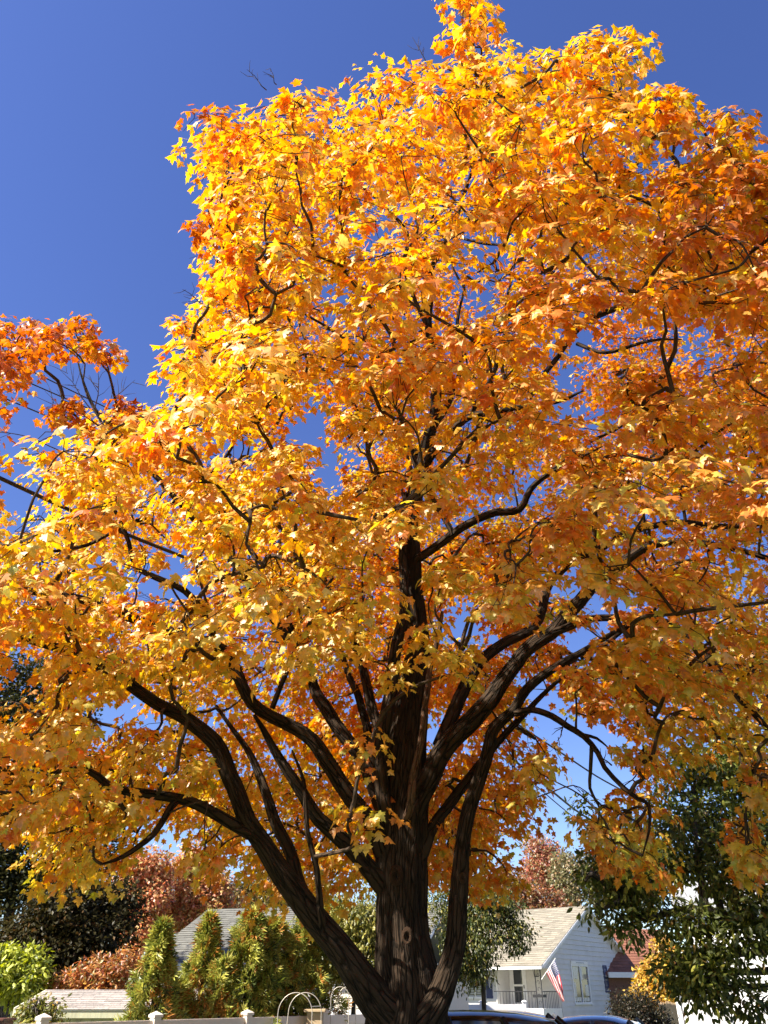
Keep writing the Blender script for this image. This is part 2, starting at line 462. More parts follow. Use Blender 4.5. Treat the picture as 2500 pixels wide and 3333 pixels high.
trunk_pts = [Vector((.28, 9.0, ground_z(9) - .15)), Vector((.27, 9.0, ground_z(9) + .25)), P(1325, 3290, 9), P(1318, 3180, 9), P(1308, 3050, 9), P(1303, 2900, 9), P(1303, 2750, 9),
             P(1310, 2600, 9), P(1322, 2450, 9), P(1345, 2280, 9), P(1358, 2120, 9), P(1352, 1980, 9), P(1345, 1850, 8.9), P(1345, 1700, 8.8),
             P(1358, 1560, 8.6), P(1400, 1400, 8.3), P(1425, 1250, 8.0), P(1395, 1080, 7.7), P(1400, 960, 7.5), P(1402, 880, 7.3), P(1462, 767, 7.0), P(1505, 651, 6.8), P(1542, 528, 6.5), P(1550, 420, 6.3)]
trunk_rad = [.58, .47, .38, .315, .275, .265, .270, .275, .235, .185, .145, .13, .115, .105, .095, .082, .07, .05, .045, .038, .032, .026, .018, .008]
LIMBS = [  # points (px, py, Y), radii
    ('left low limb', [(1290, 3330, 8.85), (1225, 3240, 8.75), (1130, 3120, 8.65), (1040, 3010, 8.6), (960, 2900, 8.5), (880, 2775, 8.4), (805, 2665, 8.3), (765, 2560, 8.25), (695, 2425, 8.2), (600, 2340, 8.1), (506, 2285, 7.9), (400, 2205, 7.7), (315, 2155, 7.5), (200, 2110, 7.3), (60, 2070, 7.1), (-120, 2040, 6.9)],
     [.24, .20, .165, .15, .14, .12, .115, .11, .10, .09, .08, .075, .065, .055, .045, .02]),
    ('fork limb', [(1000, 2955, 8.55), (975, 2880, 8.6), (937, 2750, 8.7), (885, 2640, 8.8), (850, 2540, 8.9), (790, 2420, 9.0), (700, 2300, 9.1)], [.10, .085, .075, .07, .06, .04, .02]),
    ('thin upright limb', [(1050, 3030, 8.5), (1040, 2920, 8.4), (1030, 2830, 8.35), (1003, 2710, 8.3), (997, 2640, 8.3), (985, 2540, 8.3), (950, 2440, 8.4)], [.05, .04, .036, .032, .03, .025, .012]),
    ('low left branch', [(815, 2725, 8.35), (760, 2685, 8.25), (682, 2640, 8.1), (579, 2600, 7.9), (470, 2583, 7.7), (362, 2562, 7.5), (318, 2528, 7.4), (253, 2501, 7.2), (160, 2520, 7.0)], [.085, .075, .065, .06, .055, .05, .04, .03, .012]),
    ('hanging left branch', [(570, 2605, 7.9), (545, 2650, 7.8), (500, 2715, 7.7), (454, 2757, 7.6), (400, 2790, 7.5), (330, 2810, 7.4)], [.045, .04, .035, .03, .025, .01]),
    ('left sweeping limb', [(1240, 2760, 8.85), (1203, 2676, 8.75), (1122, 2567, 8.7), (1051, 2459, 8.65), (970, 2380, 8.6), (880, 2330, 8.5), (820, 2285, 8.4), (775, 2200, 8.3), (725, 2112, 8.2), (600, 2075, 8.0), (452, 2019, 7.8), (300, 1965, 7.5), (226, 1940, 7.4), (100, 1925, 7.2), (-60, 1900, 7.0)],
     [.13, .115, .105, .10, .09, .085, .08, .075, .07, .065, .065, .06, .055, .045, .02]),
    ('left inner limb', [(1250, 2640, 9.1), (1214, 2540, 9.1), (1181, 2470, 9.15), (1105, 2385, 9.2), (1055, 2300, 9.25), (1020, 2230, 9.3), (975, 2120, 9.4), (930, 2010, 9.5), (880, 1880, 9.5), (800, 1760, 9.5)], [.12, .11, .10, .095, .09, .075, .06, .05, .035, .015]),
    ('lower left limb', [(1245, 2880, 8.9), (1195, 2815, 8.8), (1110, 2725, 8.7), (1040, 2665, 8.6), (986, 2578, 8.5), (921, 2486, 8.4), (870, 2400, 8.3), (830, 2320, 8.1)], [.125, .11, .10, .09, .08, .065, .045, .02]),
    ('upright thin branch', [(888, 2310, 8.0), (915, 2230, 7.9), (948, 2144, 7.8), (985, 2090, 7.75), (1005, 2040, 7.7), (1046, 1943, 7.6)], [.035, .033, .03, .026, .022, .01]),
    ('upper side limb', [(700, 2115, 8.2), (690, 2060, 8.1), (660, 1998, 8.0), (600, 1920, 7.8), (510, 1880, 7.7), (440, 1840, 7.6), (420, 1770, 7.5), (395, 1700, 7.4), (355, 1620, 7.3), (340, 1520, 7.2), (345, 1430, 7.2)], [.06, .055, .05, .045, .04, .034, .03, .026, .022, .015, .008]),
    ('curved left branch', [(470, 1690, 7.5), (440, 1697, 7.4), (407, 1712, 7.35), (340, 1745, 7.2), (286, 1773, 7.1), (190, 1795, 7.0), (150, 1790, 6.9), (140, 1745, 6.9)], [.03, .028, .026, .024, .022, .02, .015, .008]),
    ('left crown limb', [(1000, 2170, 9.3), (900, 2030, 9.2), (760, 1830, 9.0), (640, 1700, 8.8), (590, 1640, 8.7), (520, 1560, 8.6), (450, 1500, 8.5), (380, 1420, 8.4), (310, 1330, 8.3), (270, 1240, 8.3), (250, 1150, 8.3), (240, 1060, 8.3)], [.07, .065, .06, .055, .05, .045, .038, .03, .024, .018, .012, .006]),
    ('left crown fork', [(560, 1640, 8.6), (620, 1585, 8.5), (680, 1550, 8.4), (740, 1480, 8.4), (770, 1420, 8.4), (800, 1330, 8.3), (850, 1260, 8.3)], [.03, .03, .028, .026, .022, .016, .008]),
    ('left grey limb', [(1255, 2560, 9.3), (1214, 2486, 9.4), (1197, 2377, 9.5), (1170, 2280, 9.6), (1130, 2180, 9.7), (1100, 2080, 9.8)], [.08, .07, .065, .06, .05, .03]),
    ('left tall limb', [(1262, 2450, 9.2), (1240, 2380, 9.25), (1205, 2290, 9.3), (1170, 2128, 9.4), (1143, 2046, 9.45), (1078, 1933, 9.5), (1040, 1840, 9.5), (1000, 1720, 9.4)], [.085, .08, .075, .065, .06, .05, .035, .015]),
    ('front left stem', [(1248, 2640, 8.78), (1240, 2540, 8.75), (1242, 2440, 8.72), (1262, 2290, 8.7), (1285, 2150, 8.7), (1305, 2025, 8.7), (1316, 1920, 8.7), (1310, 1800, 8.7), (1315, 1700, 8.7), (1325, 1600, 8.7)], [.10, .10, .095, .09, .085, .08, .07, .065, .055, .04]),
    ('dead stem', [(1336, 2610, 8.6), (1345, 2530, 8.58), (1368, 2415, 8.55), (1385, 2280, 8.55), (1400, 2180, 8.55), (1428, 2063, 8.55), (1440, 1990, 8.5)], [.055, .05, .045, .042, .04, .035, .02]),
    ('right main limb', [(1345, 2660, 8.9), (1385, 2551, 8.85), (1460, 2415, 8.8), (1553, 2323, 8.7), (1634, 2225, 8.6), (1699, 2133, 8.5), (1764, 2075, 8.4), (1840, 2010, 8.3), (1945, 1895, 8.1), (2020, 1835, 8.0), (2090, 1790, 7.9), (2200, 1765, 7.8), (2330, 1775, 7.6), (2500, 1815, 7.4), (2640, 1860, 7.2)],
     [.16, .15, .14, .125, .115, .105, .10, .095, .085, .075, .06, .05, .045, .035, .015]),
    ('right upper limb', [(1440, 2430, 8.9), (1462, 2361, 8.95), (1504, 2253, 9.0), (1569, 2150, 9.05), (1634, 2095, 9.1), (1742, 2036, 9.1), (1790, 1900, 9.1), (1860, 1830, 9.0), (1960, 1780, 8.9), (2060, 1730, 8.8), (2210, 1700, 8.6), (2330, 1712, 8.4), (2480, 1705, 8.2), (2620, 1680, 8.0)], [.11, .10, .095, .085, .08, .07, .065, .06, .058, .055, .05, .045, .03, .012]),
    ('right low limb', [(1370, 3330, 8.8), (1430, 3260, 8.75), (1468, 3130, 8.72), (1488, 3000, 8.7), (1503, 2865, 8.7), (1512, 2720, 8.7), (1525, 2640, 8.7), (1560, 2540, 8.65), (1585, 2450, 8.6), (1612, 2361, 8.55), (1667, 2310, 8.5), (1715, 2247, 8.4), (1775, 2190, 8.3), (1880, 2125, 8.1), (1990, 2060, 7.9), (2100, 2000, 7.7), (2170, 1950, 7.6)],
     [.20, .155, .125, .115, .11, .095, .095, .09, .085, .08, .07, .065, .055, .045, .035, .025, .01]),
    ('right drooping branch', [(1672, 2318, 8.45), (1730, 2312, 8.3), (1797, 2334, 8.1), (1850, 2365, 8.0), (1902, 2396, 7.9), (1945, 2450, 7.8), (1968, 2500, 7.7), (2030, 2565, 7.6), (2075, 2603, 7.5), (2110, 2620, 7.4), (2115, 2700, 7.3), (2090, 2790, 7.2)], [.045, .042, .04, .038, .036, .033, .03, .028, .025, .02, .014, .006]),
    ('snag twig', [(1905, 2394, 7.9), (1945, 2405, 7.8), (1985, 2437, 7.7)], [.022, .018, .008]),
    ('right inner limb', [(1375, 2770, 8.95), (1395, 2720, 9.0), (1444, 2643, 9.05), (1547, 2508, 9.2), (1620, 2420, 9.3), (1700, 2330, 9.4), (1800, 2230, 9.5), (1900, 2150, 9.6)], [.085, .08, .075, .065, .055, .045, .03, .012]),
    ('right far limb', [(1740, 2090, 8.45), (1830, 2050, 8.3), (1930, 2010, 8.2), (2050, 2010, 8.0), (2150, 2020, 7.8), (2230, 2060, 7.7), (2300, 2130, 7.6), (2370, 2230, 7.4), (2470, 2340, 7.2), (2560, 2450, 7.1)], [.06, .055, .05, .05, .055, .055, .05, .045, .035, .015]),
    ('right cross branch', [(1890, 2150, 8.0), (1980, 2090, 7.9), (2060, 2030, 7.8), (2160, 1960, 7.7)], [.03, .028, .022, .01]),
    ('right knotted branch', [(1350, 1830, 8.85), (1400, 1790, 8.6), (1463, 1749, 8.3), (1554, 1694, 8.0), (1614, 1668, 7.9), (1692, 1658, 7.8), (1728, 1592, 7.7), (1789, 1544, 7.6), (1870, 1500, 7.5), (1960, 1450, 7.4)], [.07, .065, .065, .06, .06, .05, .045, .035, .025, .01]),
    ('back fork', [(1480, 1740, 8.2), (1440, 1675, 8.2), (1403, 1616, 8.2), (1355, 1520, 8.2), (1330, 1430, 8.1), (1300, 1340, 8.0), (1240, 1250, 7.9)], [.04, .045, .045, .045, .04, .03, .012]),
    ('crown right branch', [(1385, 1500, 8.4), (1415, 1470, 8.2), (1475, 1399, 8.0), (1530, 1357, 7.8), (1644, 1330, 7.5), (1720, 1325, 7.4), (1830, 1303, 7.2), (1900, 1270, 7.1)], [.075, .07, .065, .055, .045, .04, .03, .012]),
    ('crown right riser', [(1520, 1365, 7.85), (1553, 1308, 7.7), (1600, 1230, 7.5), (1640, 1100, 7.3), (1650, 980, 7.1), (1680, 850, 6.9)], [.045, .04, .035, .03, .024, .01]),
    ('crown middle riser', [(1395, 1420, 8.3), (1469, 1296, 8.2), (1500, 1180, 8.1), (1490, 1050, 8.0), (1520, 900, 7.8)], [.06, .05, .04, .03, .012]),
    ('crown left branch', [(1360, 1480, 8.5), (1300, 1420, 8.4), (1234, 1387, 8.3), (1180, 1350, 8.2), (1138, 1302, 8.1), (1090, 1250, 8.0), (1030, 1180, 7.9), (985, 1080, 7.8), (950, 980, 7.6), (920, 880, 7.4)], [.06, .055, .05, .048, .042, .035, .028, .022, .016, .008]),
    ('crown left fork', [(1290, 1380, 8.1), (1240, 1290, 7.9), (1194, 1186, 7.7), (1129, 1107, 7.5), (1060, 1060, 7.4), (1006, 1030, 7.3), (940, 990, 7.2)], [.04, .036, .03, .026, .022, .018, .008]),
    ('top left branch', [(1385, 1060, 7.6), (1355, 985, 7.4), (1330, 920, 7.2), (1317, 854, 7.0), (1325, 759, 6.8), (1267, 687, 6.6), (1194, 622, 6.4), (1129, 579, 6.2), (1060, 540, 6.1)], [.036, .034, .032, .03, .028, .024, .02, .014, .006]),
    ('top twig', [(1340, 860, 7.0), (1400, 740, 6.8), (1425, 640, 6.6), (1420, 565, 6.4), (1375, 505, 6.3)], [.024, .02, .016, .012, .006]),
    ('top right branch', [(1465, 765, 7.0), (1560, 790, 6.8), (1650, 800, 6.6), (1720, 830, 6.5), (1800, 820, 6.4)], [.022, .02, .018, .014, .006]),
    ('far right branch', [(1700, 1330, 7.6), (1800, 1180, 7.3), (1909, 1047, 7.0), (2034, 993, 6.8), (2164, 949, 6.6), (2267, 911, 6.5), (2354, 863, 6.4), (2440, 800, 6.3)], [.03, .038, .05, .05, .045, .04, .03, .012]),
    ('far right fork', [(2172, 950, 6.6), (2225, 970, 6.6), (2278, 993, 6.5), (2360, 1014, 6.4), (2446, 977, 6.3), (2520, 920, 6.2)], [.026, .025, .024, .022, .018, .008]),
    ('right waved branch', [(1880, 1115, 7.1), (1930, 1140, 7.0), (1980, 1147, 6.9), (2088, 1118, 6.8), (2150, 1105, 6.7), (2224, 1105, 6.6)], [.03, .028, .026, .022, .018, .008]),
    ('right wire thin branch', [(2170, 1360, 7.2), (2100, 1340, 7.3), (2000, 1400, 7.5), (1900, 1450, 7.6), (1800, 1530, 7.7)], [.01, .016, .022, .026, .03]),
]


def limb_obj(name, pts, rad, sides, mat, knob, seed, step):
    path, r = smooth_path(pts, rad, step)
    j = np.random.default_rng(seed).normal(0, 1, path.shape)
    for _ in range(2):
        j[1:-1] = (j[:-2] + j[1:-1] + j[2:]) / 3
    path = path + j * np.minimum(r * .20 + .006, step * .28)[:, None]
    v, q, uv = tube_arrays(path, r, sides, knob, seed)
    v = v + np.array(MAPLE_INV)
    o = obj(name, np_mesh(name, v, q, None, uv, True), mat, maple)
    return path, r


node_pos, node_dir = [], []


def add_nodes(path, lo=0):
    d = unit(np.gradient(path, axis=0))
    for i in range(lo, len(path)):
        node_pos.append(path[i]); node_dir.append(d[i])


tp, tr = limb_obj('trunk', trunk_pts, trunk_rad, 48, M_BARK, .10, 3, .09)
add_nodes(tp, int(len(tp) * .62))
ROOTED = ('left low limb', 'left sweeping limb', 'left inner limb', 'lower left limb', 'left grey limb', 'left tall limb', 'front left stem', 'right main limb', 'right inner limb', 'right low limb', 'dead stem')
for k, (nm, pts, rad) in enumerate(LIMBS):
    lp3 = mpath(pts); rad = [q_ * .82 for q_ in rad]
    if nm in ROOTED:
        low = lp3[0].z - .22
        root_p = Vector(tp[np.argmin(np.abs(tp[:, 2] - low))])
        lp3 = [root_p * .75 + lp3[0] * .25 - Vector((0, 0, .05))] + lp3; rad = [rad[0] * .85] + rad
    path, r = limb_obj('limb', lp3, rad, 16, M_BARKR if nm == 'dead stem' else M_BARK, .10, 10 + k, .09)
    if nm not in ('dead stem', 'snag twig'):
        add_nodes(path[::2], int(len(path) / 2 * .35))

# knots (healed branch scars) on the trunk
for k, (px, py, Y, s) in enumerate([(1290, 2850, 8.735, .075), (1325, 3050, 8.72, .065), (1506, 2858, 8.605, .04)]):
    c = P(px, py, Y)
    vs, fs = [], []
    R, S = 16, 6
    for i in range(R):
        a = i / R * 2 * math.pi
        for j in range(S + 1):
            t = j / S
            rr = s * (1.25 - t)
            vs.append((rr * math.cos(a) * .8, -s * .55 * math.sin(t * math.pi) * (1 if t < .75 else .6), rr * math.sin(a) * 1.15))
    for i in range(R):
        for j in range(S):
            fs.append((i * (S + 1) + j, ((i + 1) % R) * (S + 1) + j, ((i + 1) % R) * (S + 1) + j + 1, i * (S + 1) + j + 1))
    fs.append([i * (S + 1) + S for i in range(R)])
    me = pyd('knot', vs, fs)
    me.uv_layers.new(name='UVMap')
    obj('knot', me, M_BARKR, maple, c + MAPLE_INV, True)

# ------------------------------------------------------------------ the maple: where its foliage grows
OUTLINE = [(-700, 1150), (-300, 1050), (0, 1010), (60, 1012), (150, 985), (220, 1010), (290, 1020), (345, 1060), (395, 1130), (375, 1170), (330, 1185), (300, 1150), (230, 1175), (150, 1180), (90, 1150),
           (60, 1230), (50, 1290), (130, 1310), (200, 1260), (240, 1270), (260, 1320), (330, 1330), (350, 1270), (400, 1280), (440, 1295), (520, 1285), (570, 1300), (625, 1325), (610, 1390), (650, 1400), (690, 1425), (665, 1470), (700, 1500), (745, 1490),
           (735, 1440), (700, 1410), (675, 1345), (640, 1300), (560, 1285), (535, 1230), (510, 1200), (560, 1150), (550, 1050), (570, 1000), (640, 985), (655, 940), (615, 880), (600, 780), (612, 690), (598, 570), (620, 500), (608, 440), (606, 310), (640, 285), (690, 300),
           (720, 340), (790, 335), (840, 330), (890, 255), (950, 220), (1000, 225), (1050, 275), (1130, 305), (1180, 250), (1200, 220), (1300, 200), (1395, 205), (1420, 150), (1425, 70), (1440, 0), (1480, -120), (1580, -130),
           (1630, 0), (1640, 60), (1625, 110), (1680, 125), (1740, 190), (1790, 160), (1850, 90), (1900, 55), (1960, 75), (2080, 85), (2110, 180), (2150, 210), (2160, 260), (2215, 265), (2240, 340), (2280, 405), (2340, 395),
           (2420, 412), (2455, 470), (2600, 480), (2900, 560), (3300, 900), (3500, 1500), (3400, 2300), (3000, 2800), (2700, 2880), (2480, 2880), (2330, 2860), (2290, 2780), (2230, 2760), (2240, 2900), (2200, 2930), (2110, 2900), (1980, 2850), (1900, 2790), (1830, 2720), (1890, 2640), (1930, 2560),
           (1960, 2600), (2000, 2520), (1925, 2470), (2030, 2446), (1985, 2394), (1872, 2365), (1865, 2313), (1790, 2275), (1700, 2330), (1780, 2380), (1862, 2435), (1862, 2490), (1810, 2530), (1790, 2600), (1820, 2640), (1740, 2690), (1720, 2780), (1790, 2850), (1850, 2900), (1830, 2950), (1740, 2930), (1620, 2980), (1560, 3030), (1500, 3010), (1440, 2900), (1390, 2880),
           (1210, 2880), (1120, 2960), (1000, 2990), (850, 2985), (760, 2920), (700, 2880), (600, 2920), (590, 2830), (540, 2800), (520, 2870), (400, 2930), (330, 2900), (230, 2900), (150, 2850), (160, 2780), (60, 2760), (-100, 2780), (-500, 2700), (-900, 2300), (-950, 1600)]
HOLES = [
    [(1000, 1285), (1060, 1285), (1050, 1360), (1030, 1410), (1005, 1380)],
    
    [(1020, 1490), (1060, 1465), (1120, 1485), (1110, 1530), (1040, 1530)],
    [(735, 1430), (775, 1440), (800, 1490), (740, 1490)],
    [(2070, 490), (2180, 480), (2160, 560), (2085, 590)],
    [(2205, 470), (2260, 440), (2250, 500)],
    [(1843, 1328), (1960, 1330), (1960, 1375), (1850, 1370)],
    [(2240, 1105), (2290, 1100), (2285, 1170), (2240, 1170)],
    [(1855, 1160), (1900, 1155), (1895, 1190), (1855, 1190)],
    [(1777, 1850), (1840, 1835), (1835, 1890), (1790, 1910)],
    [(1836, 2060), (1900, 2056), (1895, 2110), (1840, 2110)],
    [(1945, 1930), (2003, 1935), (2000, 2006), (1950, 2000)],
    [(482, 1850), (560, 1807), (622, 1825), (610, 1890), (520, 1900)],
    [(275, 2290), (335, 2285), (340, 2370), (290, 2370)],
    [(410, 2245), (490, 2250), (515, 2315), (450, 2320)],
    [(655, 2269), (725, 2275), (720, 2334), (660, 2330)],
    [(140, 2120), (0, 2130), (0, 2260), (100, 2260)],
    [(100, 2460), (60, 2480), (80, 2500), (110, 2480)],
    [(1530, 1610), (1600, 1600), (1600, 1640), (1540, 1650)],
    [(1480, 1960), (1560, 1950), (1560, 2030), (1500, 2040)],
    [(1400, 2330), (1440, 2320), (1430, 2390), (1395, 2400)],
    [(10, 1330), (90, 1340), (110, 1400), (20, 1420)],
    [(30, 1540), (90, 1570), (100, 1640), (40, 1620)],
    [(1040, 950), (1080, 900), (1090, 960), (1060, 990)],
    [(525, 2735), (600, 2740), (600, 2880), (530, 2880)],
    [(2200, 2500), (2400, 2480), (2390, 2600), (2330, 2690), (2240, 2700), (2190, 2620)],
    [(1620, 770), (1660, 770), (1655, 800), (1622, 800)],
]
# stretches where the limbs stand free in front of the leaves (nothing hangs nearer than the limbs there)
OPEN = [
    [(1190, 2060), (1420, 2060), (1430, 2500), (1500, 2700), (1560, 3030), (1200, 3030)],
    [(1290, 1700), (1400, 1700), (1400, 1800), (1290, 1800)], [(1280, 1930), (1370, 1930), (1370, 2060), (1280, 2060)], [(1325, 1500), (1410, 1500), (1400, 1690), (1320, 1690)],
    [(960, 2960), (1150, 2960), (1200, 3333), (1100, 3333)], [(760, 2620), (900, 2560), (1210, 2990), (1000, 3000)],
    [(500, 2230), (620, 2300), (730, 2430), (690, 2480), (560, 2380)], [(390, 2560), (800, 2590), (800, 2720), (600, 2660), (430, 2820), (380, 2800), (500, 2680)],
    [(940, 2340), (1010, 2330), (1210, 2600), (1210, 2720), (1100, 2600)], [(1010, 2200), (1080, 2200), (1210, 2450), (1200, 2540)], [(980, 2560), (1060, 2590), (1210, 2750), (1210, 2860), (1040, 2720)],
    [(380, 1960), (760, 2060), (780, 2180), (600, 2120), (380, 2050)], [(20, 1880), (200, 1920), (200, 1970), (20, 1960)],
    [(1400, 2440), (1560, 2230), (1720, 2060), (1820, 2040), (1800, 2120), (1700, 2300), (1620, 2500), (1500, 2800), (1430, 2640)],
    [(1780, 1880), (1900, 1800), (2060, 1770), (2060, 1850), (1900, 1950)], [(2200, 1690), (2480, 1700), (2500, 1830), (2250, 1790)], [(1660, 2280), (1830, 2290), (2100, 2580), (2060, 2640), (1900, 2460)],
    [(2200, 2020), (2260, 2040), (2450, 2260), (2420, 2310), (2260, 2110)],
    [(1460, 1680), (1700, 1600), (1720, 1690), (1480, 1790)], [(1350, 1520), (1420, 1560), (1500, 1740), (1440, 1740)], [(1410, 1480), (1520, 1340), (1820, 1280), (1830, 1330), (1540, 1390), (1440, 1490)],
    [(1130, 1290), (1260, 1370), (1230, 1420), (1110, 1330)], [(1280, 860), (1420, 700), (1520, 520), (1570, 530), (1500, 760), (1430, 900), (1430, 1020), (1360, 1010)], [(1120, 560), (1210, 600), (1350, 740), (1350, 1000), (1300, 900), (1280, 720)],
    [(1900, 1020), (2360, 840), (2370, 890), (2200, 960), (2440, 970), (2360, 1040), (2170, 970), (1930, 1070)], [(1880, 1100), (2230, 1080), (2230, 1130), (1950, 1170)],
    [(980, 1010), (1140, 1090), (1210, 1200), (1170, 1200), (1000, 1060)], [(260, 1690), (440, 1680), (450, 1740), (220, 1810), (140, 1790)], [(340, 1560), (400, 1600), (470, 1840), (560, 1910), (530, 1940), (400, 1830)],
    [(420, 1480), (600, 1600), (700, 1540), (720, 1570), (620, 1660), (560, 1640)],
]


def inside(poly, x, y):
    """points in polygon, vectorised"""
    x = np.asarray(x); y = np.asarray(y)
    c = np.zeros(x.shape, bool)
    n = len(poly)
    for i in range(n):
        x0, y0 = poly[i]; x1, y1 = poly[i - 1]
        t = (y0 > y) != (y1 > y)
        with np.errstate(divide='ignore', invalid='ignore'):
            xx = (x1 - x0) * (y - y0) / (y1 - y0 if y1 != y0 else 1e-9) + x0
        c ^= t & (x < xx)
    return c


CC = np.array([.7, 9.0, 7.0]); CR = np.array([7.6, 5.9, 6.9])
ring = np.array([(math.cos(a), math.sin(a)) for a in np.linspace(0, 2 * math.pi, 10, endpoint=False)])
lobes = []          # x, y, z, r


RES = 10                                   # coarse raster of the outline, its gaps and the open stretches
RX = np.arange(-1000, 3600, RES) + RES / 2; RY = np.arange(-300, 3400, RES) + RES / 2
GX, GY = np.meshgrid(RX, RY)
SHAPE = inside(OUTLINE, GX, GY)
for h_ in HOLES: SHAPE &= ~inside(h_, GX, GY)
FREE = np.zeros(SHAPE.shape, bool)
for w_ in OPEN: FREE |= inside(w_, GX, GY)
HC = np.array([np.mean(h_, axis=0) for h_ in HOLES])


def look(G, x, y):
    i = np.clip(((y + 300) / RES).astype(int), 0, G.shape[0] - 1); j = np.clip(((x + 1000) / RES).astype(int), 0, G.shape[1] - 1)
    return G[i, j]


grid = {}


def near(c, dmin):
    k = tuple(np.floor(c / .8).astype(int))
    for a in (-1, 0, 1):
        for b in (-1, 0, 1):
            for e in (-1, 0, 1):
                for q in grid.get((k[0] + a, k[1] + b, k[2] + e), ()):
                    if np.linalg.norm(q[:3] - c) < dmin * (q[3] + .25): return True
    return False


cam_p = np.array([0, 0, EYE])
ALL = (-250, 2750, -80, 3000)
PH = [(430, .42, .70, 0, .26, .85, .80, ALL), (340, .24, .40, 0, .22, .8, .75, ALL), (380, .45, .8, .26, 1.0, .8, .80, ALL),
      (80, .18, .32, .35, .5, .75, .6, (-60, 420, 980, 1330)), (60, .18, .3, .35, .55, .75, .6, (300, 780, 1250, 1520)),
      (260, .32, .55, .45, 1.0, .55, .72, (0, 1900, 1700, 2980)), (130, .32, .55, .45, 1.0, .6, .72, (1200, 2500, 1100, 2300)), (90, .22, .36, .1, .6, .7, .7, (0, 700, 1900, 2950)), (70, .2, .34, .1, .6, .7, .7, (1750, 2500, 2000, 2900)), (60, .2, .3, .0, .3, .7, .6, (1400, 2500, -60, 700)),
      (60, .2, .34, .0, .5, .7, .55, (2150, 2650, 380, 1000)), (70, .22, .36, .0, .6, .65, .6, (560, 1300, 1200, 1700)), (50, .18, .28, .0, .4, .7, .78, (560, 1000, 250, 1250))]
for phase, (want, rlo, rhi, lo_t, hi_t, dmin, kr, reg) in enumerate(PH):
    m = 24000 if phase < 3 else 9000
    px = rng.uniform(reg[0], reg[1], m); py = rng.uniform(reg[2], reg[3], m)
    if phase < 3:
        k = rng.random(m) < .08
        px = np.where(k, rng.uniform(-900, 3400, m), px); py = np.where(k, rng.uniform(200, 2900, m), py)
    v_ = 1666.5 - py
    dvec = unit(np.column_stack([px - 1250.0, F * CP - v_ * SP, F * SP + v_ * CP]))
    o_ = (cam_p - CC) / CR; dd = dvec / CR
    A_ = (dd * dd).sum(1); B_ = dd @ o_; Cq = o_.dot(o_) - 1
    disc = B_ * B_ - A_ * Cq
    sq = np.sqrt(np.maximum(disc, 0))
    t1 = np.maximum((-B_ - sq) / A_, 5.2); t2 = np.maximum((-B_ + sq) / A_, 5.3)
    t = np.where(disc <= 0, -B_ / A_ * rng.uniform(.9, 1.1, m), t1 + (t2 - t1) * rng.uniform(lo_t, hi_t, m))
    c = cam_p + dvec * t[:, None]
    r = rng.uniform(rlo, rhi, m)
    ok = (c[:, 2] > 2.2) & (t >= 5.2)
    # the skirt nearest the camera is high; low foliage hangs at the sides and behind
    ok &= ~((c[:, 2] < 3.9) & (c[:, 1] < 7.0) & (np.abs(c[:, 0] - .5) < 3.0))
    q = (c - CC) / CR
    if phase == 2: ok &= ~(((q * q).sum(1) < .30) & (rng.random(m) < .8))
    qx, qy, qd = project(c)
    rp = F * r / qd
    X = qx[:, None] + np.append(ring[:, 0], 0)[None] * (rp * kr)[:, None]; Y_ = qy[:, None] + np.append(ring[:, 1], 0)[None] * (rp * kr)[:, None]
    ok &= look(SHAPE, X, Y_).all(1)
    ok &= (np.hypot(HC[None, :, 0] - qx[:, None], HC[None, :, 1] - qy[:, None]) > (rp * .85)[:, None]).all(1)
    ok &= ~((c[:, 1] < 9.15) & (qd < 10.7) & look(FREE, X, Y_).any(1) & ((r > .36) | (rng.random(m) > .10)))
    got = 0
    for i in np.where(ok)[0]:
        if got >= want: break
        if near(c[i], dmin): continue
        L_ = np.append(c[i], r[i]); lobes.append(L_); got += 1
        grid.setdefault(tuple(np.floor(c[i] / .8).astype(int)), []).append(L_)
lobes = np.array(lobes)
print('lobes', len(lobes))

# ------------------------------------------------------------------ the maple: branches to every tuft of leaves
node_pos = list(node_pos); node_dir = list(node_dir)
NP = np.array(node_pos); ND = np.array(node_dir)
dist0 = np.array([np.min(np.linalg.norm(NP - l[:3], axis=1)) for l in lobes])
order = np.argsort(dist0)
buf = np.zeros((len(NP) + len(lobes) * 5 + 10, 3)); buf[:len(NP)] = NP
own = np.full(len(buf), -1); cnt = len(NP)
paths, par, path_of = [], [], {}
axis = np.array([.3, 9.0, 0])
for oi in order:
    c = lobes[oi, :3]
    dv_ = c - buf[:cnt]
    dl = np.linalg.norm(dv_, axis=1)
    rad_in = np.linalg.norm((buf[:cnt] - axis)[:, :2], axis=1)
    pen = dl * (1 + .6 * (rad_in > np.linalg.norm((c - axis)[:2]) + .2)) + .25 * np.maximum(0, buf[:cnt, 2] - c[2])
    j = int(np.argmin(pen))
    p0 = buf[j].copy()
    L_ = np.linalg.norm(c - p0)
    side = rng.normal(0, 1, 3) * .08 * L_ + np.array([0, 0, .10 * L_]); s2 = rng.normal(0, 1, 3) * .045 * L_
    ts = np.linspace(0, 1, 6)
    pth = np.array([p0 * (1 - t) + c * t + side * math.sin(math.pi * t) + s2 * math.sin(2 * math.pi * t) + rng.normal(0, .02, 3) * (0 < t < 1) for t in ts])
    paths.append(pth); par.append(own[j])
    k = len(paths) - 1; path_of[oi] = k
    buf[cnt:cnt + 4] = pth[1:5]; own[cnt:cnt + 4] = k; cnt += 4
wt = np.ones(len(paths))
for k in range(len(paths) - 1, -1, -1):
    if par[k] >= 0: wt[par[k]] += wt[k]
items = []
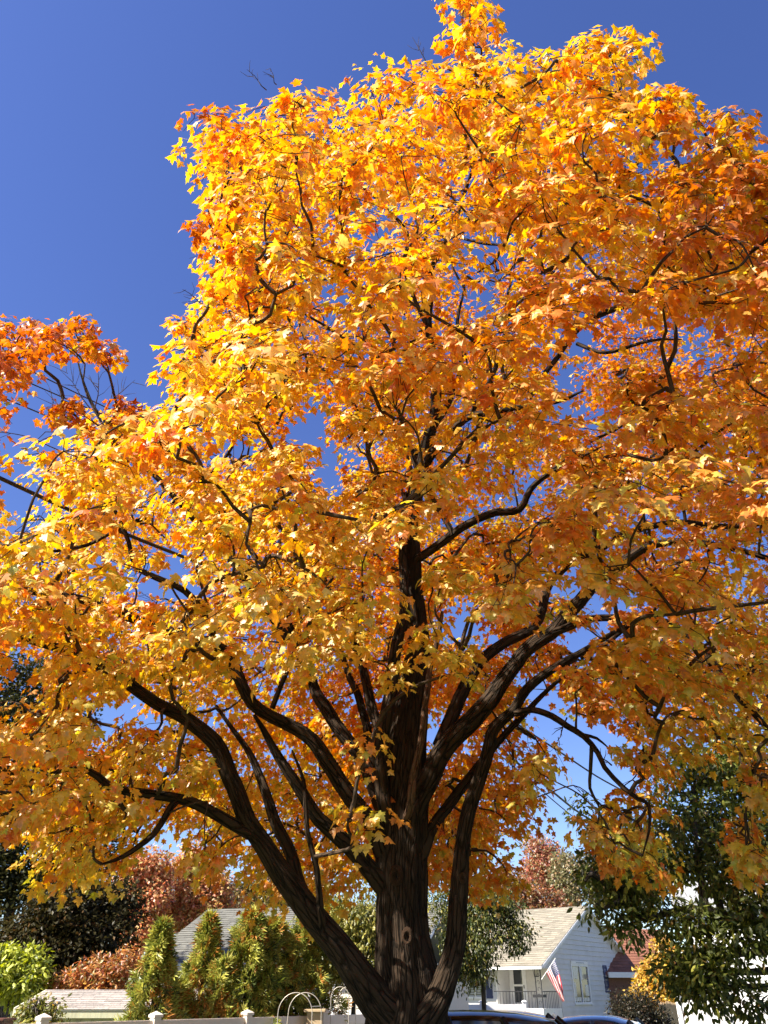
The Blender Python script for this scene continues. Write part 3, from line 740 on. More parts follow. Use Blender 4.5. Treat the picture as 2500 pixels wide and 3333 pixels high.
for k, pth in enumerate(paths):
    r0 = min(.0065 * math.sqrt(wt[k]) + .004, .024)
    sp_, sr_ = smooth_path(pth + np.array(MAPLE_INV), [r0, max(.35 * r0, .004)], .12)
    items.append((sp_, sr_, 5))

# leaves of every tuft
lp, lt, ln, ls, lc, lv = [], [], [], [], [], []
tw_a, tw_m, tw_e = [], [], []
PAL = np.array([(.93, .52, .060), (.94, .38, .040), (.88, .26, .035), (.90, .67, .085), (.52, .52, .06), (.66, .14, .035), (.95, .66, .24)])


def noise3(p, s, seed):
    r_ = np.random.default_rng(seed)
    k = r_.normal(0, 1, (6, 3)) * s; ph = r_.uniform(0, 6.28, 6)
    return np.sin(p @ k.T + ph).mean(-1) * 1.6


for li, (x, y, z, r) in enumerate(lobes):
    c = np.array([x, y, z])
    out = c - (CC + np.array([0, 0, -1.5])); out /= np.linalg.norm(out)
    # every tuft is a few flat drooping sprays, the leaves shingled over each of them
    npl = 2 + int(r / .17)
    pw_ = paths[path_of[li]]
    n = 0
    for k in range(npl):
        m = int(23 * (r / .5) * rng.uniform(.75, 1.25)) + 6
        pc = c + unit(rng.normal(0, 1, 3)) * rng.uniform(.25, .8) * r * np.array([1, 1, .75])
        pr = r * rng.uniform(.48, .72)
        ax = unit(np.array([0, 0, 1.0]) + out * .55 + rng.normal(0, .22, 3))
        e1 = unit(np.cross(ax, rng.normal(0, 1, 3))); e2 = np.cross(ax, e1)
        an = rng.uniform(0, 6.283, m); rho = np.sqrt(rng.uniform(.02, 1.1, m))
        rad_ = np.cos(an)[:, None] * e1 + np.sin(an)[:, None] * e2
        pos = pc + rad_ * (pr * rho)[:, None] - np.array([0, 0, 1.0]) * (pr * .42 * rho ** 2)[:, None] + rng.normal(0, .022, (m, 3))
        tip = rad_ * .8 + out * .25 - np.array([0, 0, 1.0]) * (.30 + .55 * rho)[:, None] + rng.normal(0, .27, (m, 3))
        nrm = ax + rad_ * (.55 * rho)[:, None] + rng.normal(0, .27, (m, 3))
        lp.append(pos); lt.append(tip); ln.append(nrm); n += m
        nt = max(2, m // 16)
        ta = rng.uniform(0, 6.283, nt); tr_ = pr * rng.uniform(.6, 1.0, nt)
        te = pc + (np.cos(ta)[:, None] * e1 + np.sin(ta)[:, None] * e2) * tr_[:, None] - np.array([0, 0, 1.0]) * (pr * .40 * (tr_ / pr) ** 2 + .012)[:, None]
        i0 = rng.integers(2, 6)
        stem = pw_[i0]
        tw_a.append(np.vstack([np.repeat(pc[None] - np.array([[0, 0, .015]]), nt, 0), stem[None]]))
        tw_e.append(np.vstack([te, pc[None] - np.array([[0, 0, .015]])]))
        tw_m.append((tw_a[-1] + tw_e[-1]) / 2 + np.array([0, 0, .018]) + rng.normal(0, .018, (nt + 1, 3)))
    ls.append(rng.uniform(.058, .106, n) * rng.choice([.85, 1.0, 1.12], n))
    # colour of the tuft: greener low and inside, redder at the outer rim and high on the left
    q = (c - CC) / CR; rim = math.sqrt(q.dot(q))
    dull = 1.0
    g = 1.1 * noise3(c[None], .55, 5)[0] + rng.normal(0, .35)
    w = np.array([1.3, 1.45, .65, .7, .12, .08, .12])
    ppx, ppy, _ = project(c)
    low = np.clip((ppy - 1300) / 1300, 0, 1); right = np.clip((ppx - 1100) / 1200, 0, 1)
    rim_l = np.clip((900 - ppx) / 600, 0, 1) * np.clip((1800 - ppy) / 900, 0, 1)
    w[3] *= 1 + 2.2 * low; w[4] *= 1 + 11 * low * (.35 + right)
    w[2] *= 1 + 3 * rim_l + .9 * right * (1 - low); w[5] *= 1 + 8 * rim_l; w[[0, 3]] *= 1 - .5 * rim_l
    if (ppx < 450 and ppy < 1330) or (ppx > 2150 and ppy < 800) or (ppx < 760 and ppy < 900 and rng.random() < .6): w[[2, 5]] *= 4; w[[0, 3]] *= .45; dull = .8
    if g > .35: w[[1, 2, 5]] *= 2.4; w[[3, 4]] *= .4
    if g < -.35: w[[0, 3]] *= 2.2; w[4] *= 1.8; w[[1, 2, 5]] *= .4
    w /= w.sum()
    ci = rng.choice(7, n, p=w)
    col = PAL[ci] * rng.uniform(.78, 1.12, (n, 1))
    mixc = PAL[rng.choice(7, n, p=w)]
    t = rng.uniform(0, .5, (n, 1))
    lc.append((col * (1 - t) + mixc * t) * dull)
    lv.append(rng.integers(0, 6, n))
lp, lt, ln, ls, lc, lv = [np.concatenate(a) for a in (lp, lt, ln, ls, lc, lv)]
print('maple leaves', len(lp))
br = obj('branches', tubes_mesh('branches', items), M_TWIG, maple)
tag(br, kind='stuff')
tw = obj('twigs', twig_mesh('twigs', [np.concatenate(a_) + np.array(MAPLE_INV) for a_ in (tw_a, tw_m, tw_e)], (.0042, .0032, .0018)), M_TWIG, maple)
tag(tw, kind='stuff')

# leaves that show largest become pieces of their own
px, py, d = project(lp + unit(lt) * (ls * .5)[:, None])
nn = unit(ln - unit(lt) * np.sum(unit(lt) * unit(ln), 1, keepdims=True))
view = unit(lp - cam_p)
area = (F * ls / d) ** 2 * np.abs(np.sum(nn * view, 1))
cell = 34
inf = (px > 20) & (px < 2480) & (py > 20) & (py < 3200)
key = (np.floor(px / cell).astype(int) * 1000 + np.floor(py / cell).astype(int))
idx = np.where(inf)[0]
idx = idx[np.lexsort((d[idx], key[idx]))]
first = np.ones(len(idx), bool); first[1:] = key[idx][1:] != key[idx][:-1]
cand = idx[first]
pick = cand[np.argsort(-area[cand])][:300]
sel = np.zeros(len(lp), bool); sel[pick] = True
MV = np.array(MAPLE_INV)
k2 = np.floor(px / 40).astype(int) * 1000 + np.floor(py / 40).astype(int)
srt = np.lexsort((d, k2)); ks = k2[srt]
start = np.maximum.accumulate(np.where(np.r_[True, ks[1:] != ks[:-1]], np.arange(len(ks)), 0))
rank = np.empty(len(ks), int); rank[srt] = np.arange(len(ks)) - start
fine = (rank < 4) & (px > -40) & (px < 2540) & (py > -40)
Vs, Fs, Cs, off = [], [], [], 0
for tset, flag_ in ((MAPLE, True), (MAPLE_FAR, False)):
    for v in range(6):
        m = (lv == v) & ~sel & (fine == flag_)
        tv, tf = tset[v]
        T = unit(lt[m]); B_ = unit(np.cross(T, ln[m])); N_ = np.cross(B_, T)
        V = lp[m][:, None] + MV + ls[m][:, None, None] * (tv[None, :, 0, None] * B_[:, None] + tv[None, :, 1, None] * T[:, None] + tv[None, :, 2, None] * N_[:, None])
        k = len(tv)
        Fs.append((tf[None] + (np.arange(m.sum()) * k)[:, None, None]).reshape(-1, 3) + off)
        Vs.append(V.reshape(-1, 3)); Cs.append(np.repeat(lc[m], k, axis=0)); off += m.sum() * k
crown = obj('crown', np_mesh('crown', np.vstack(Vs), np.vstack(Fs), np.vstack(Cs)), M_LEAF, maple)
tag(crown, kind='stuff')
for i in pick:
    me = leaf_mesh('leaf', MAPLE[lv[i]], lp[i:i + 1] + MV, lt[i:i + 1], ln[i:i + 1], ls[i:i + 1], lc[i:i + 1])
    obj('leaf', me, M_LEAF, crown)

# bare dead twigs sticking out of the crown
for k, (px_, py_, Y_0, dx, dy, n_) in enumerate([(868, 300, 6.3, -60, -70, 5), (905, 280, 6.3, -30, -60, 4), (1395, 215, 6.0, -45, -75, 5), (690, 1010, 7.4, -95, -75, 6), (300, 1330, 8.2, -90, -130, 8), (315, 1330, 8.2, 10, -140, 7), (330, 1330, 8.2, 110, -90, 7), (270, 1350, 8.2, -150, -60, 6), (2050, 570, 6.4, 110, -60, 5), (2050, 460, 6.4, 120, -20, 5), (1990, 2500, 7.7, -50, -60, 4), (1840, 2345, 8.0, -30, 70, 4)]):
    r_ = np.random.default_rng(900 + k)
    a0 = np.array([px_, py_], float); dr = np.array([dx, dy], float)
    it = []
    pts = [a0 + dr * t + r_.normal(0, 6, 2) for t in (0, .33, .66, 1.0)]
    main = np.array([tuple(P(p[0], p[1], Y_0 - .05 * i)) for i, p in enumerate(pts)]) + MV
    it.append((main, (.009, .007, .005, .0025), 5))
    for j in range(n_):
        t = r_.uniform(.25, .95); b0 = a0 + dr * t; ang = r_.choice([-1, 1]) * r_.uniform(.4, 1.0)
        d2 = np.array([dr[0] * math.cos(ang) - dr[1] * math.sin(ang), dr[0] * math.sin(ang) + dr[1] * math.cos(ang)]) * r_.uniform(.25, .55)
        q = [b0, b0 + d2 * .5 + r_.normal(0, 4, 2), b0 + d2]
        it.append((np.array([tuple(P(p[0], p[1], Y_0 - .05 + r_.uniform(-.08, .08))) for p in q]) + MV, (.0045, .0035, .002), 4))
    obj('dead_twig', tubes_mesh('dead_twig', it), M_TWIG, maple)

# ------------------------------------------------------------------ other plants
def clump_leaves(centers, radii, n_each, size, pal, weights, flat=.7, droop=.3, seed=1, spread=None):
    """leaf arrays filling round clumps; returns pos, tip, nrm, size, col"""
    r_ = np.random.default_rng(seed)
    centers = np.asarray(centers, float); radii = np.asarray(radii, float)
    ci = np.repeat(np.arange(len(centers)), n_each)
    n = len(ci)
    dr = unit(r_.normal(0, 1, (n, 3)))
    rad = r_.uniform(.25, 1, n) ** .5
    pos = centers[ci] + dr * (radii[ci] * rad)[:, None] * np.array([1, 1, flat]) + r_.normal(0, .02, (n, 3))
    tip = dr * .7 + np.array([0, 0, -droop]) + r_.normal(0, .45, (n, 3))
    nrm = dr * .5 + np.array([0, 0, .8]) + r_.normal(0, .45, (n, 3))
    pal = np.array(pal, float); w = np.array(weights, float); w /= w.sum()
    bias = r_.uniform(.65, 1.25, len(centers))[ci]
    c = pal[r_.choice(len(pal), n, p=w)] * (bias * r_.uniform(.75, 1.2, n))[:, None]
    return pos, tip, nrm, r_.uniform(.7, 1.25, n) * size, c


def crown_clumps(ells, n, r_lo, r_hi, seed, shell=.45):
    """clump centres spread through a crown made of ellipsoids (center, radii)"""
    r_ = np.random.default_rng(seed)
    vol = np.array([e[1][0] * e[1][1] * e[1][2] for e in ells]) ** .75
    k = r_.choice(len(ells), n, p=vol / vol.sum())
    d = unit(r_.normal(0, 1, (n, 3))) * (r_.uniform(shell ** 3, 1, n) ** (1 / 3))[:, None]
    c = np.array([ells[i][0] for i in k]) + d * np.array([ells[i][1] for i in k])
    return c, r_.uniform(r_lo, r_hi, n)


def plain_tree(name, base, ells, label, pal, weights, n_clump, r_clump, n_leaf, leaf, tpl=LOBED, mat=None, bark=None,
               trunk_r=.2, group=None, seed=1, flat=.7, droop=.3, cat='tree', lead=None, n_big=0, shell=.45):
    """trunk, limbs to every clump, crown of separate leaves"""
    mat = mat or M_LEAF; bark = bark or M_DBARK
    r_ = np.random.default_rng(seed)
    base = np.array(base, float)
    root = empty(name, base, 0, label, cat, group)
    ells = [(np.array(e[0], float), np.array(e[1], float)) for e in ells]
    cs, rs = crown_clumps(ells, n_clump, r_clump[0], r_clump[1], seed, shell)
    cen = np.mean([e[0] for e in ells], axis=0)
    top = cen + np.array([0, 0, .2 * max(e[1][2] for e in ells)])
    if lead is None: lead = [base, base * .6 + np.array([cen[0], cen[1], base[2] + .5 * (top[2] - base[2])]) * .4, top]
    tp_, tr_ = smooth_path(lead, np.linspace(trunk_r, trunk_r * .25, len(lead)), .35)
    v, q, uv = tube_arrays(tp_ - base, tr_, 10, .06, seed)
    obj('trunk', np_mesh('trunk', v, q, None, uv, True), bark, root)
    nodes = [p for p in tp_[len(tp_) // 4:]]
    for e in ells:                                   # one limb per lobe of the crown
        nd = np.array(nodes[:len(tp_)])
        lowf = nd[nd[:, 2] < e[0][2] + .2]
        if len(lowf) == 0: lowf = nd[:1]
        p0 = lowf[np.argmin(np.linalg.norm(lowf - e[0], axis=1))]
        mid = (p0 + e[0]) / 2 + r_.normal(0, .15, 3)
        lp_, lr_ = smooth_path([p0, mid, e[0]], [trunk_r * .42, trunk_r * .3, trunk_r * .12], .3)
        v, q, uv = tube_arrays(lp_ - base, lr_, 7, .05, seed)
        obj('limb', np_mesh('limb', v, q, None, uv, True), bark, root)
        nodes += list(lp_)
    nodes = np.array(nodes)
    A, M_, E = [], [], []
    for c in cs:
        p0 = nodes[np.argmin(np.linalg.norm(nodes - c, axis=1))]
        A.append(p0 - base); E.append(c - base); M_.append((p0 + c) / 2 - base + r_.normal(0, .06, 3))
    tag(obj('twigs', twig_mesh('twigs', [np.array(A), np.array(M_), np.array(E)], (trunk_r * .09 + .006, trunk_r * .06 + .005, .005)), bark, root), kind='stuff')
    pos, tip, nrm, sz, col = clump_leaves(cs, rs, n_leaf, leaf, pal, weights, flat, droop, seed)
    keep = np.ones(len(pos), bool)
    cr = None
    if n_big:
        px, py, d = project(pos)
        key = np.floor(px / 22).astype(int) * 1000 + np.floor(py / 22).astype(int)
        ok = np.where((px > 10) & (px < 2490) & (py > 10) & (py < 3323))[0]
        ok = ok[np.lexsort((d[ok], key[ok]))]
        fr = np.ones(len(ok), bool); fr[1:] = key[ok][1:] != key[ok][:-1]
        cd = ok[fr]
        big = cd[np.argsort(-sz[cd] / d[cd])][:n_big]
        keep[big] = False
    cr = obj('crown', leaf_mesh('crown', tpl, pos[keep] - base, tip[keep], nrm[keep], sz[keep], col[keep]), mat, root)
    tag(cr, kind='stuff')
    if n_big:
        for i in np.where(~keep)[0]:
            obj('leaf', leaf_mesh('leaf', tpl, pos[i:i + 1] - base, tip[i:i + 1], nrm[i:i + 1], sz[i:i + 1], col[i:i + 1]), mat, cr)
    return root


def E(px, py, Y, rx, ry=None, depth=None):
    """ellipsoid seen at a pixel: radii given in photograph pixels"""
    c = P(px, py, Y)
    h = ray(px, py)[1]
    s = Y / h
    ry = ry or rx
    return ((c.x, c.y, c.z), (rx * s, (depth or rx) * s, ry * s))


# broad-leaved green tree on the right (large glossy leaves), its limb reaching into the picture
MAGP = [(.10, .125, .024), (.15, .18, .033), (.26, .28, .05), (.48, .47, .08), (.30, .19, .045)]
mag = [E(2000, 2860, 14.5, 130, 110), E(2120, 2740, 15, 150, 120), E(2260, 2580, 15.5, 140, 130), E(2400, 2500, 16, 150, 120), E(1905, 2870, 14, 60, 70), E(2300, 2770, 15, 190, 130),
       E(2460, 2830, 14, 180, 150), E(2090, 2990, 14.2, 100, 65), E(2240, 3040, 14, 130, 80), E(2420, 3110, 13.6, 140, 80), E(1925, 2655, 16, 42, 75), E(2185, 3110, 14, 60, 60), E(2330, 3210, 13.6, 90, 60), E(2480, 3000, 13.5, 120, 90), E(2480, 3270, 13.2, 90, 70), E(1960, 2960, 14.2, 50, 50), E(2250, 3160, 14, 80, 60),
       E(2650, 2700, 15, 180, 200), E(2700, 3000, 14, 160, 160)]
mb = P(2620, 3300, 14.5)
plain_tree('broadleaf_tree', (mb.x, mb.y, ground_z(14.5)), mag, 'dark green broadleaf tree with large glossy leaves overhanging the white house', MAGP, [5, 4, 2, 1, .4],
           360, (.26, .46), 74, .125, OVAL, M_GREEN, M_DBARK, .17, seed=21, flat=.8, droop=.45, n_big=150, shell=.25,
           lead=[Vector((mb.x, mb.y, ground_z(14.5) - .1)), P(2600, 3150, 14.5), P(2500, 3040, 14.4), P(2420, 3005, 14.3), P(2350, 2982, 14.3), P(2250, 2958, 14.3), P(2130, 2985, 14.3)])

# small-leaved trees behind the maple's trunk
CHP = [(.05, .075, .018), (.11, .13, .03), (.24, .24, .05), (.38, .34, .07), (.30, .17, .04)]
b_ = P(1560, 3300, 21)
plain_tree('weeping_tree', (b_.x, b_.y, ground_z(21)), [E(1500, 2960, 21, 80, 110), E(1590, 2940, 21.3, 95, 70), E(1660, 2990, 21, 60, 60), E(1540, 3070, 20.8, 80, 100), E(1480, 3110, 21, 60, 90), E(1530, 3150, 21, 60, 60), E(1680, 3050, 21, 40, 70)],
           'small dark green weeping tree hanging beside the porch roof', CHP, [5, 4, 2, 1, .3], 200, (.2, .36), 60, .085, OVAL, M_GREEN, seed=31, trunk_r=.12, droop=.9, shell=.2)
b_ = P(1110, 3300, 19)
plain_tree('yellowing_shrub_tree', (b_.x, b_.y, ground_z(19)), [E(1130, 2985, 19, 90, 80), E(1060, 3040, 19, 90, 110), E(1170, 3070, 18.8, 80, 110), E(1090, 3130, 18.6, 100, 80), E(1220, 3000, 19.4, 90, 100), E(1190, 3170, 18.7, 60, 60), E(1330, 2950, 20, 90, 90)],
           'yellow green leafy shrub tree seen between the left limb and trunk', [(.20, .21, .045), (.33, .31, .06), (.46, .40, .09), (.10, .12, .03)], [3, 4, 3, 1.5], 240, (.2, .4), 55, .095, OVAL, M_GREEN, seed=32, trunk_r=.11, droop=.7, shell=.2)


def arborvitae(px, top_py, half_px, Y, label, seed, rust=.2, lean=0.0, blunt=.85):
    """columnar cedar: upright stem, flat drooping sprays, rusty inner patches"""
    r_ = np.random.default_rng(seed)
    base = P(px, 3300, Y); top = P(px + lean, top_py, Y)
    h = top.z - ground_z(Y); hw = half_px * Y / 2940
    root = empty('arborvitae', (base.x, Y, ground_z(Y)), 0, label, 'shrub', 'cedar shrubs behind the white fence')
    v, q, uv = tube_arrays(np.array([(0, 0, -.1), (.03, 0, h * .5), (0, 0, h * .93)]), (.09, .06, .015), 7)
    obj('trunk', np_mesh('trunk', v, q, None, uv, True), M_DBARK, root)
    n = int(2000 * h * hw)
    t = r_.uniform(0, 1, n) ** 1.25
    prof = np.minimum(1.0, 1.45 * (1 - t) ** blunt) * (.8 + .2 * np.sin(np.minimum(t * 5, 1.57)))
    a = r_.uniform(0, 6.283, n)
    lump = 1 + .42 * np.sin(3 * a + 7 * t + seed) * np.sin(9 * t + seed) + .34 * np.sin(5 * a - 13 * t + seed * 2) + .22 * np.sin(23 * t + 2 * a + seed)
    rr = hw * prof * lump * r_.uniform(.45, 1.0, n) ** .5
    out = np.column_stack([np.cos(a), np.sin(a), np.zeros(n)])
    pos = out * rr[:, None] + np.column_stack([lean * Y / 2940 * t, np.zeros(n), t * h * .97])
    tip = out * .75 + np.array([0, 0, .15]) + r_.normal(0, .42, (n, 3)); tip[:, 2] -= .35 * (r_.random(n) < .5)
    nrm = np.cross(out, (0, 0, 1)) + r_.normal(0, .6, (n, 3))
    pal = np.array([(.24, .28, .05), (.40, .41, .08), (.58, .55, .12), (.08, .11, .03), (.52, .23, .05), (.62, .36, .09)])
    w = np.array([3, 4, 2.2, 1.6, rust * 2, rust]); w /= w.sum()
    patch = np.sin(a * 2 + seed) + np.sin(t * 11 + seed * 1.7) + r_.normal(0, .5, n)
    ci = r_.choice(6, n, p=w)
    ci = np.where((patch > 1.25) & (r_.random(n) < rust * 2.2), r_.choice([4, 5, 1], n), ci)
    col = pal[ci] * r_.uniform(.7, 1.25, (n, 1))
    tag(obj('foliage', leaf_mesh('foliage', SPRAY, pos, tip, nrm, r_.uniform(.10, .24, n), col), M_SCALE, root), kind='stuff')
    return root


arborvitae(492, 2978, 92, 15.6, 'cedar shrub at the end of the shed roof, browned at its tip', 41, .3, 0, .8)
arborvitae(640, 2958, 80, 16.6, 'ragged rusty cedar shrub in front of the grey shingled roof', 42, .6, 12, .75)
arborvitae(575, 3190, 62, 16.2, 'low cedar shrub between two taller ones behind white fence', 47, .35, 0, .6)
arborvitae(790, 2945, 100, 16.8, 'tallest dense cedar shrub right of the rusty one', 43, .25, 10, .62)
arborvitae(712, 3110, 66, 16.3, 'short cedar shrub at the foot of the tallest one', 48, .45, 0, .55)
arborvitae(880, 2975, 100, 17.4, 'cedar shrub with orange flecks left of the garden arch', 44, .45, -8, .55)
arborvitae(985, 2955, 95, 18.0, 'cedar shrub right behind the garden arch hoops', 45, .2, 0, .6)

# red creeper hedge, pinnate yellow green shrub, sapling by the shed
plain_tree('creeper_hedge', (P(330, 3300, 22).x, 22, ground_z(22)), [E(260, 3200, 22, 60, 45), E(330, 3180, 22, 60, 55), E(390, 3165, 22, 45, 65), E(430, 3130, 22, 25, 60), E(310, 3235, 22, 110, 40), E(180, 3225, 22, 50, 35)],
           'red and orange creeper covered hedge behind the shed roof', [(.58, .22, .07), (.66, .34, .11), (.46, .13, .05), (.30, .27, .08), (.64, .46, .15)], [4, 4, 2, 1, 1], 150, (.2, .36), 60, .11, OVAL, M_LEAF, seed=51, trunk_r=.06, cat='hedge', droop=.3, shell=.1)
plain_tree('green_sumac', (P(60, 3300, 21.5).x, 21.5, ground_z(21.5)), [E(60, 3120, 21.5, 60, 40), E(110, 3150, 21.5, 40, 45), E(20, 3170, 21.5, 70, 50), E(90, 3200, 21.5, 70, 35), E(-60, 3150, 21.5, 70, 80), E(30, 3225, 21.5, 90, 30)],
           'bright yellow green shrub with feathery leaves left of the shed', [(.55, .58, .05), (.40, .45, .05), (.66, .68, .16), (.16, .20, .03)], [4, 3, 2, 2], 130, (.2, .36), 50, .15, OVAL, M_GREEN, seed=52, trunk_r=.05, cat='shrub', droop=.5, shell=.1)
plain_tree('sapling', (P(125, 3320, 13.4).x, 13.4, ground_z(13.4)), [E(115, 3275, 13.4, 30, 35), E(150, 3300, 13.4, 50, 30), E(95, 3310, 13.4, 45, 25), E(185, 3285, 13.4, 14, 25), E(130, 3345, 13.4, 70, 40)],
           'thin leafy sapling standing between fence and shed', [(.22, .24, .05), (.36, .34, .07), (.14, .15, .03), (.4, .25, .06)], [4, 3, 2, 1], 60, (.08, .16), 24, .075, OVAL, M_GREEN, seed=53, trunk_r=.03, cat='sapling', droop=.3, shell=.1)

# background trees
OAK = [(.045, .048, .015), (.065, .066, .019), (.11, .10, .03), (.24, .14, .035)]  # dark green leaves, deepened to stand for shade on the left tree
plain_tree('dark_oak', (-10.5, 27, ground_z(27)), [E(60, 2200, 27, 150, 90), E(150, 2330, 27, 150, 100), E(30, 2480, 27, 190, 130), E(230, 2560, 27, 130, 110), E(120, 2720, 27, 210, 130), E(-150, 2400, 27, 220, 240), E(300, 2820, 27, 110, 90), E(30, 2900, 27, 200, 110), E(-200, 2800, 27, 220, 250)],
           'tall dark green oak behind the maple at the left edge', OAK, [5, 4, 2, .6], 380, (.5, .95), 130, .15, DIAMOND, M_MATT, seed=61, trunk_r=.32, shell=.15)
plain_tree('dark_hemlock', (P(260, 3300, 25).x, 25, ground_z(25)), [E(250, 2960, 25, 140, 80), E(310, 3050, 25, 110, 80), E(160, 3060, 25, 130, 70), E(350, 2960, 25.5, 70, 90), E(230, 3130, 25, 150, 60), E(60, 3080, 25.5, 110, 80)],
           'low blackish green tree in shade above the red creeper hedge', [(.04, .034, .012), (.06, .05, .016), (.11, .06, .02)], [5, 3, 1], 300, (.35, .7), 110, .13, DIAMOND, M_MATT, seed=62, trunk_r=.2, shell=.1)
plain_tree('shade_oak', (-27, 20, ground_z(20)), [((-25, 21, 8), (5, 6, 5)), ((-27, 18, 12), (5, 6, 4)), ((-22, 26, 9), (4, 5, 6)), ((-26, 28, 12), (5, 5, 5))],  # out of view, added to cast shade on the dark oak
           'unseen dark oak added outside the left edge to shade the trees there', OAK, [5, 4, 2, .4], 300, (.8, 1.5), 60, .34, DIAMOND, M_MATT, seed=63, trunk_r=.45, shell=.2)
REDP = [(.72, .29, .14), (.80, .44, .19), (.62, .20, .10), (.78, .58, .22), (.42, .34, .14)]
plain_tree('red_maple', (P(470, 3200, 40).x, 40, ground_z(40)), [E(440, 2850, 40, 70, 70), E(490, 2920, 40, 70, 60), E(420, 2960, 40, 60, 60), E(500, 2840, 40, 50, 60), E(460, 3030, 40, 80, 50)],
           'small red maple between the dark oak and the grey roof', REDP, [4, 3, 2, 1, 1.5], 200, (.4, .75), 60, .19, DIAMOND, M_LEAF, seed=64, trunk_r=.2, group='red trees behind the roofs', shell=.2)
plain_tree('red_maple', (P(650, 3200, 42).x, 42, ground_z(42)), [E(600, 2850, 42, 70, 70), E(660, 2900, 42, 90, 70), E(600, 2950, 42, 70, 60), E(560, 2990, 42, 60, 40), E(720, 2920, 42, 60, 60), E(640, 2800, 42, 50, 50), E(680, 3000, 42, 90, 50)],
           'orange red tree rising directly behind the grey shingled roof', REDP, [3, 4, 1, 2.5, 1], 260, (.4, .75), 60, .19, DIAMOND, M_LEAF, seed=65, trunk_r=.22, group='red trees behind the roofs', shell=.2)
plain_tree('olive_tree', (P(840, 3200, 46).x, 46, ground_z(46)), [E(790, 2930, 46, 70, 70), E(870, 2900, 46, 80, 80), E(960, 2930, 46, 80, 80), E(850, 2990, 46, 110, 60)],
           'olive brown tree behind the ridge of the grey roof', [(.17, .16, .05), (.28, .22, .07), (.45, .18, .08)], [4, 3, 1], 200, (.5, .9), 60, .22, DIAMOND, M_LEAF, seed=66, trunk_r=.22, shell=.2)
PINK = [(.52, .17, .10), (.58, .32, .16), (.45, .36, .17), (.40, .12, .08), (.30, .28, .12)]
plain_tree('pink_maple', (P(1760, 3200, 85).x, 85, ground_z(85)), [E(1760, 2770, 85, 45, 50), E(1800, 2830, 85, 60, 60), E(1740, 2860, 85, 50, 60), E(1830, 2900, 85, 50, 60)],
           'pinkish autumn tree far behind the white house roof', PINK, [4, 3, 2, 1, 1], 190, (.6, 1.2), 60, .30, DIAMOND, M_LEAF, seed=67, trunk_r=.3, group='far trees beyond the white house', shell=.2)
plain_tree('brown_oak', (P(1740, 3200, 75).x, 75, ground_z(75)), [E(1740, 2940, 75, 60, 50), E(1790, 2960, 75, 60, 40), E(1690, 2950, 75, 50, 50), E(1640, 2900, 76, 70, 70)],
           'rust brown tree just above the ridge of the white house', [(.36, .13, .06), (.42, .2, .09), (.3, .22, .08)], [4, 3, 2], 170, (.6, 1.1), 60, .28, DIAMOND, M_LEAF, seed=68, trunk_r=.3, group='far trees beyond the white house', shell=.2)
plain_tree('grey_green_tree', (P(1880, 3200, 80).x, 80, ground_z(80)), [E(1850, 2850, 80, 50, 70), E(1890, 2900, 80, 50, 70), E(1960, 2850, 80, 80, 90), E(2080, 2880, 80, 90, 90)],
           'pale olive tree far behind the peak of the white house', [(.30, .26, .12), (.24, .24, .10), (.42, .28, .14)], [4, 3, 2], 190, (.7, 1.2), 60, .30, DIAMOND, M_LEAF, seed=69, trunk_r=.3, group='far trees beyond the white house', shell=.2)
plain_tree('yellow_bush', (P(2130, 3330, 46).x, 46, ground_z(46)), [E(2130, 3180, 46, 45, 50), E(2110, 3240, 46, 50, 45), E(2160, 3230, 46, 40, 50), E(2170, 3110, 46, 25, 60)],
           'bright yellow bush glowing in the sun behind the dark round bush', [(.75, .48, .06), (.8, .6, .12), (.6, .32, .05)], [4, 3, 2], 130, (.3, .6), 60, .18, DIAMOND, M_LEAF, seed=70, trunk_r=.1, cat='bush', shell=.1)
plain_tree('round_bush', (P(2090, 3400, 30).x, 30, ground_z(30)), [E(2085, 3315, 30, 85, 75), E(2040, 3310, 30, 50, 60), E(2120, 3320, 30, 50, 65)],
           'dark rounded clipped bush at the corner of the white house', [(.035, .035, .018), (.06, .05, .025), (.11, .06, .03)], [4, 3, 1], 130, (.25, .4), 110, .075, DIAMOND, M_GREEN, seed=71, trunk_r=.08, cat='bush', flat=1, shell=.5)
print('plants done')

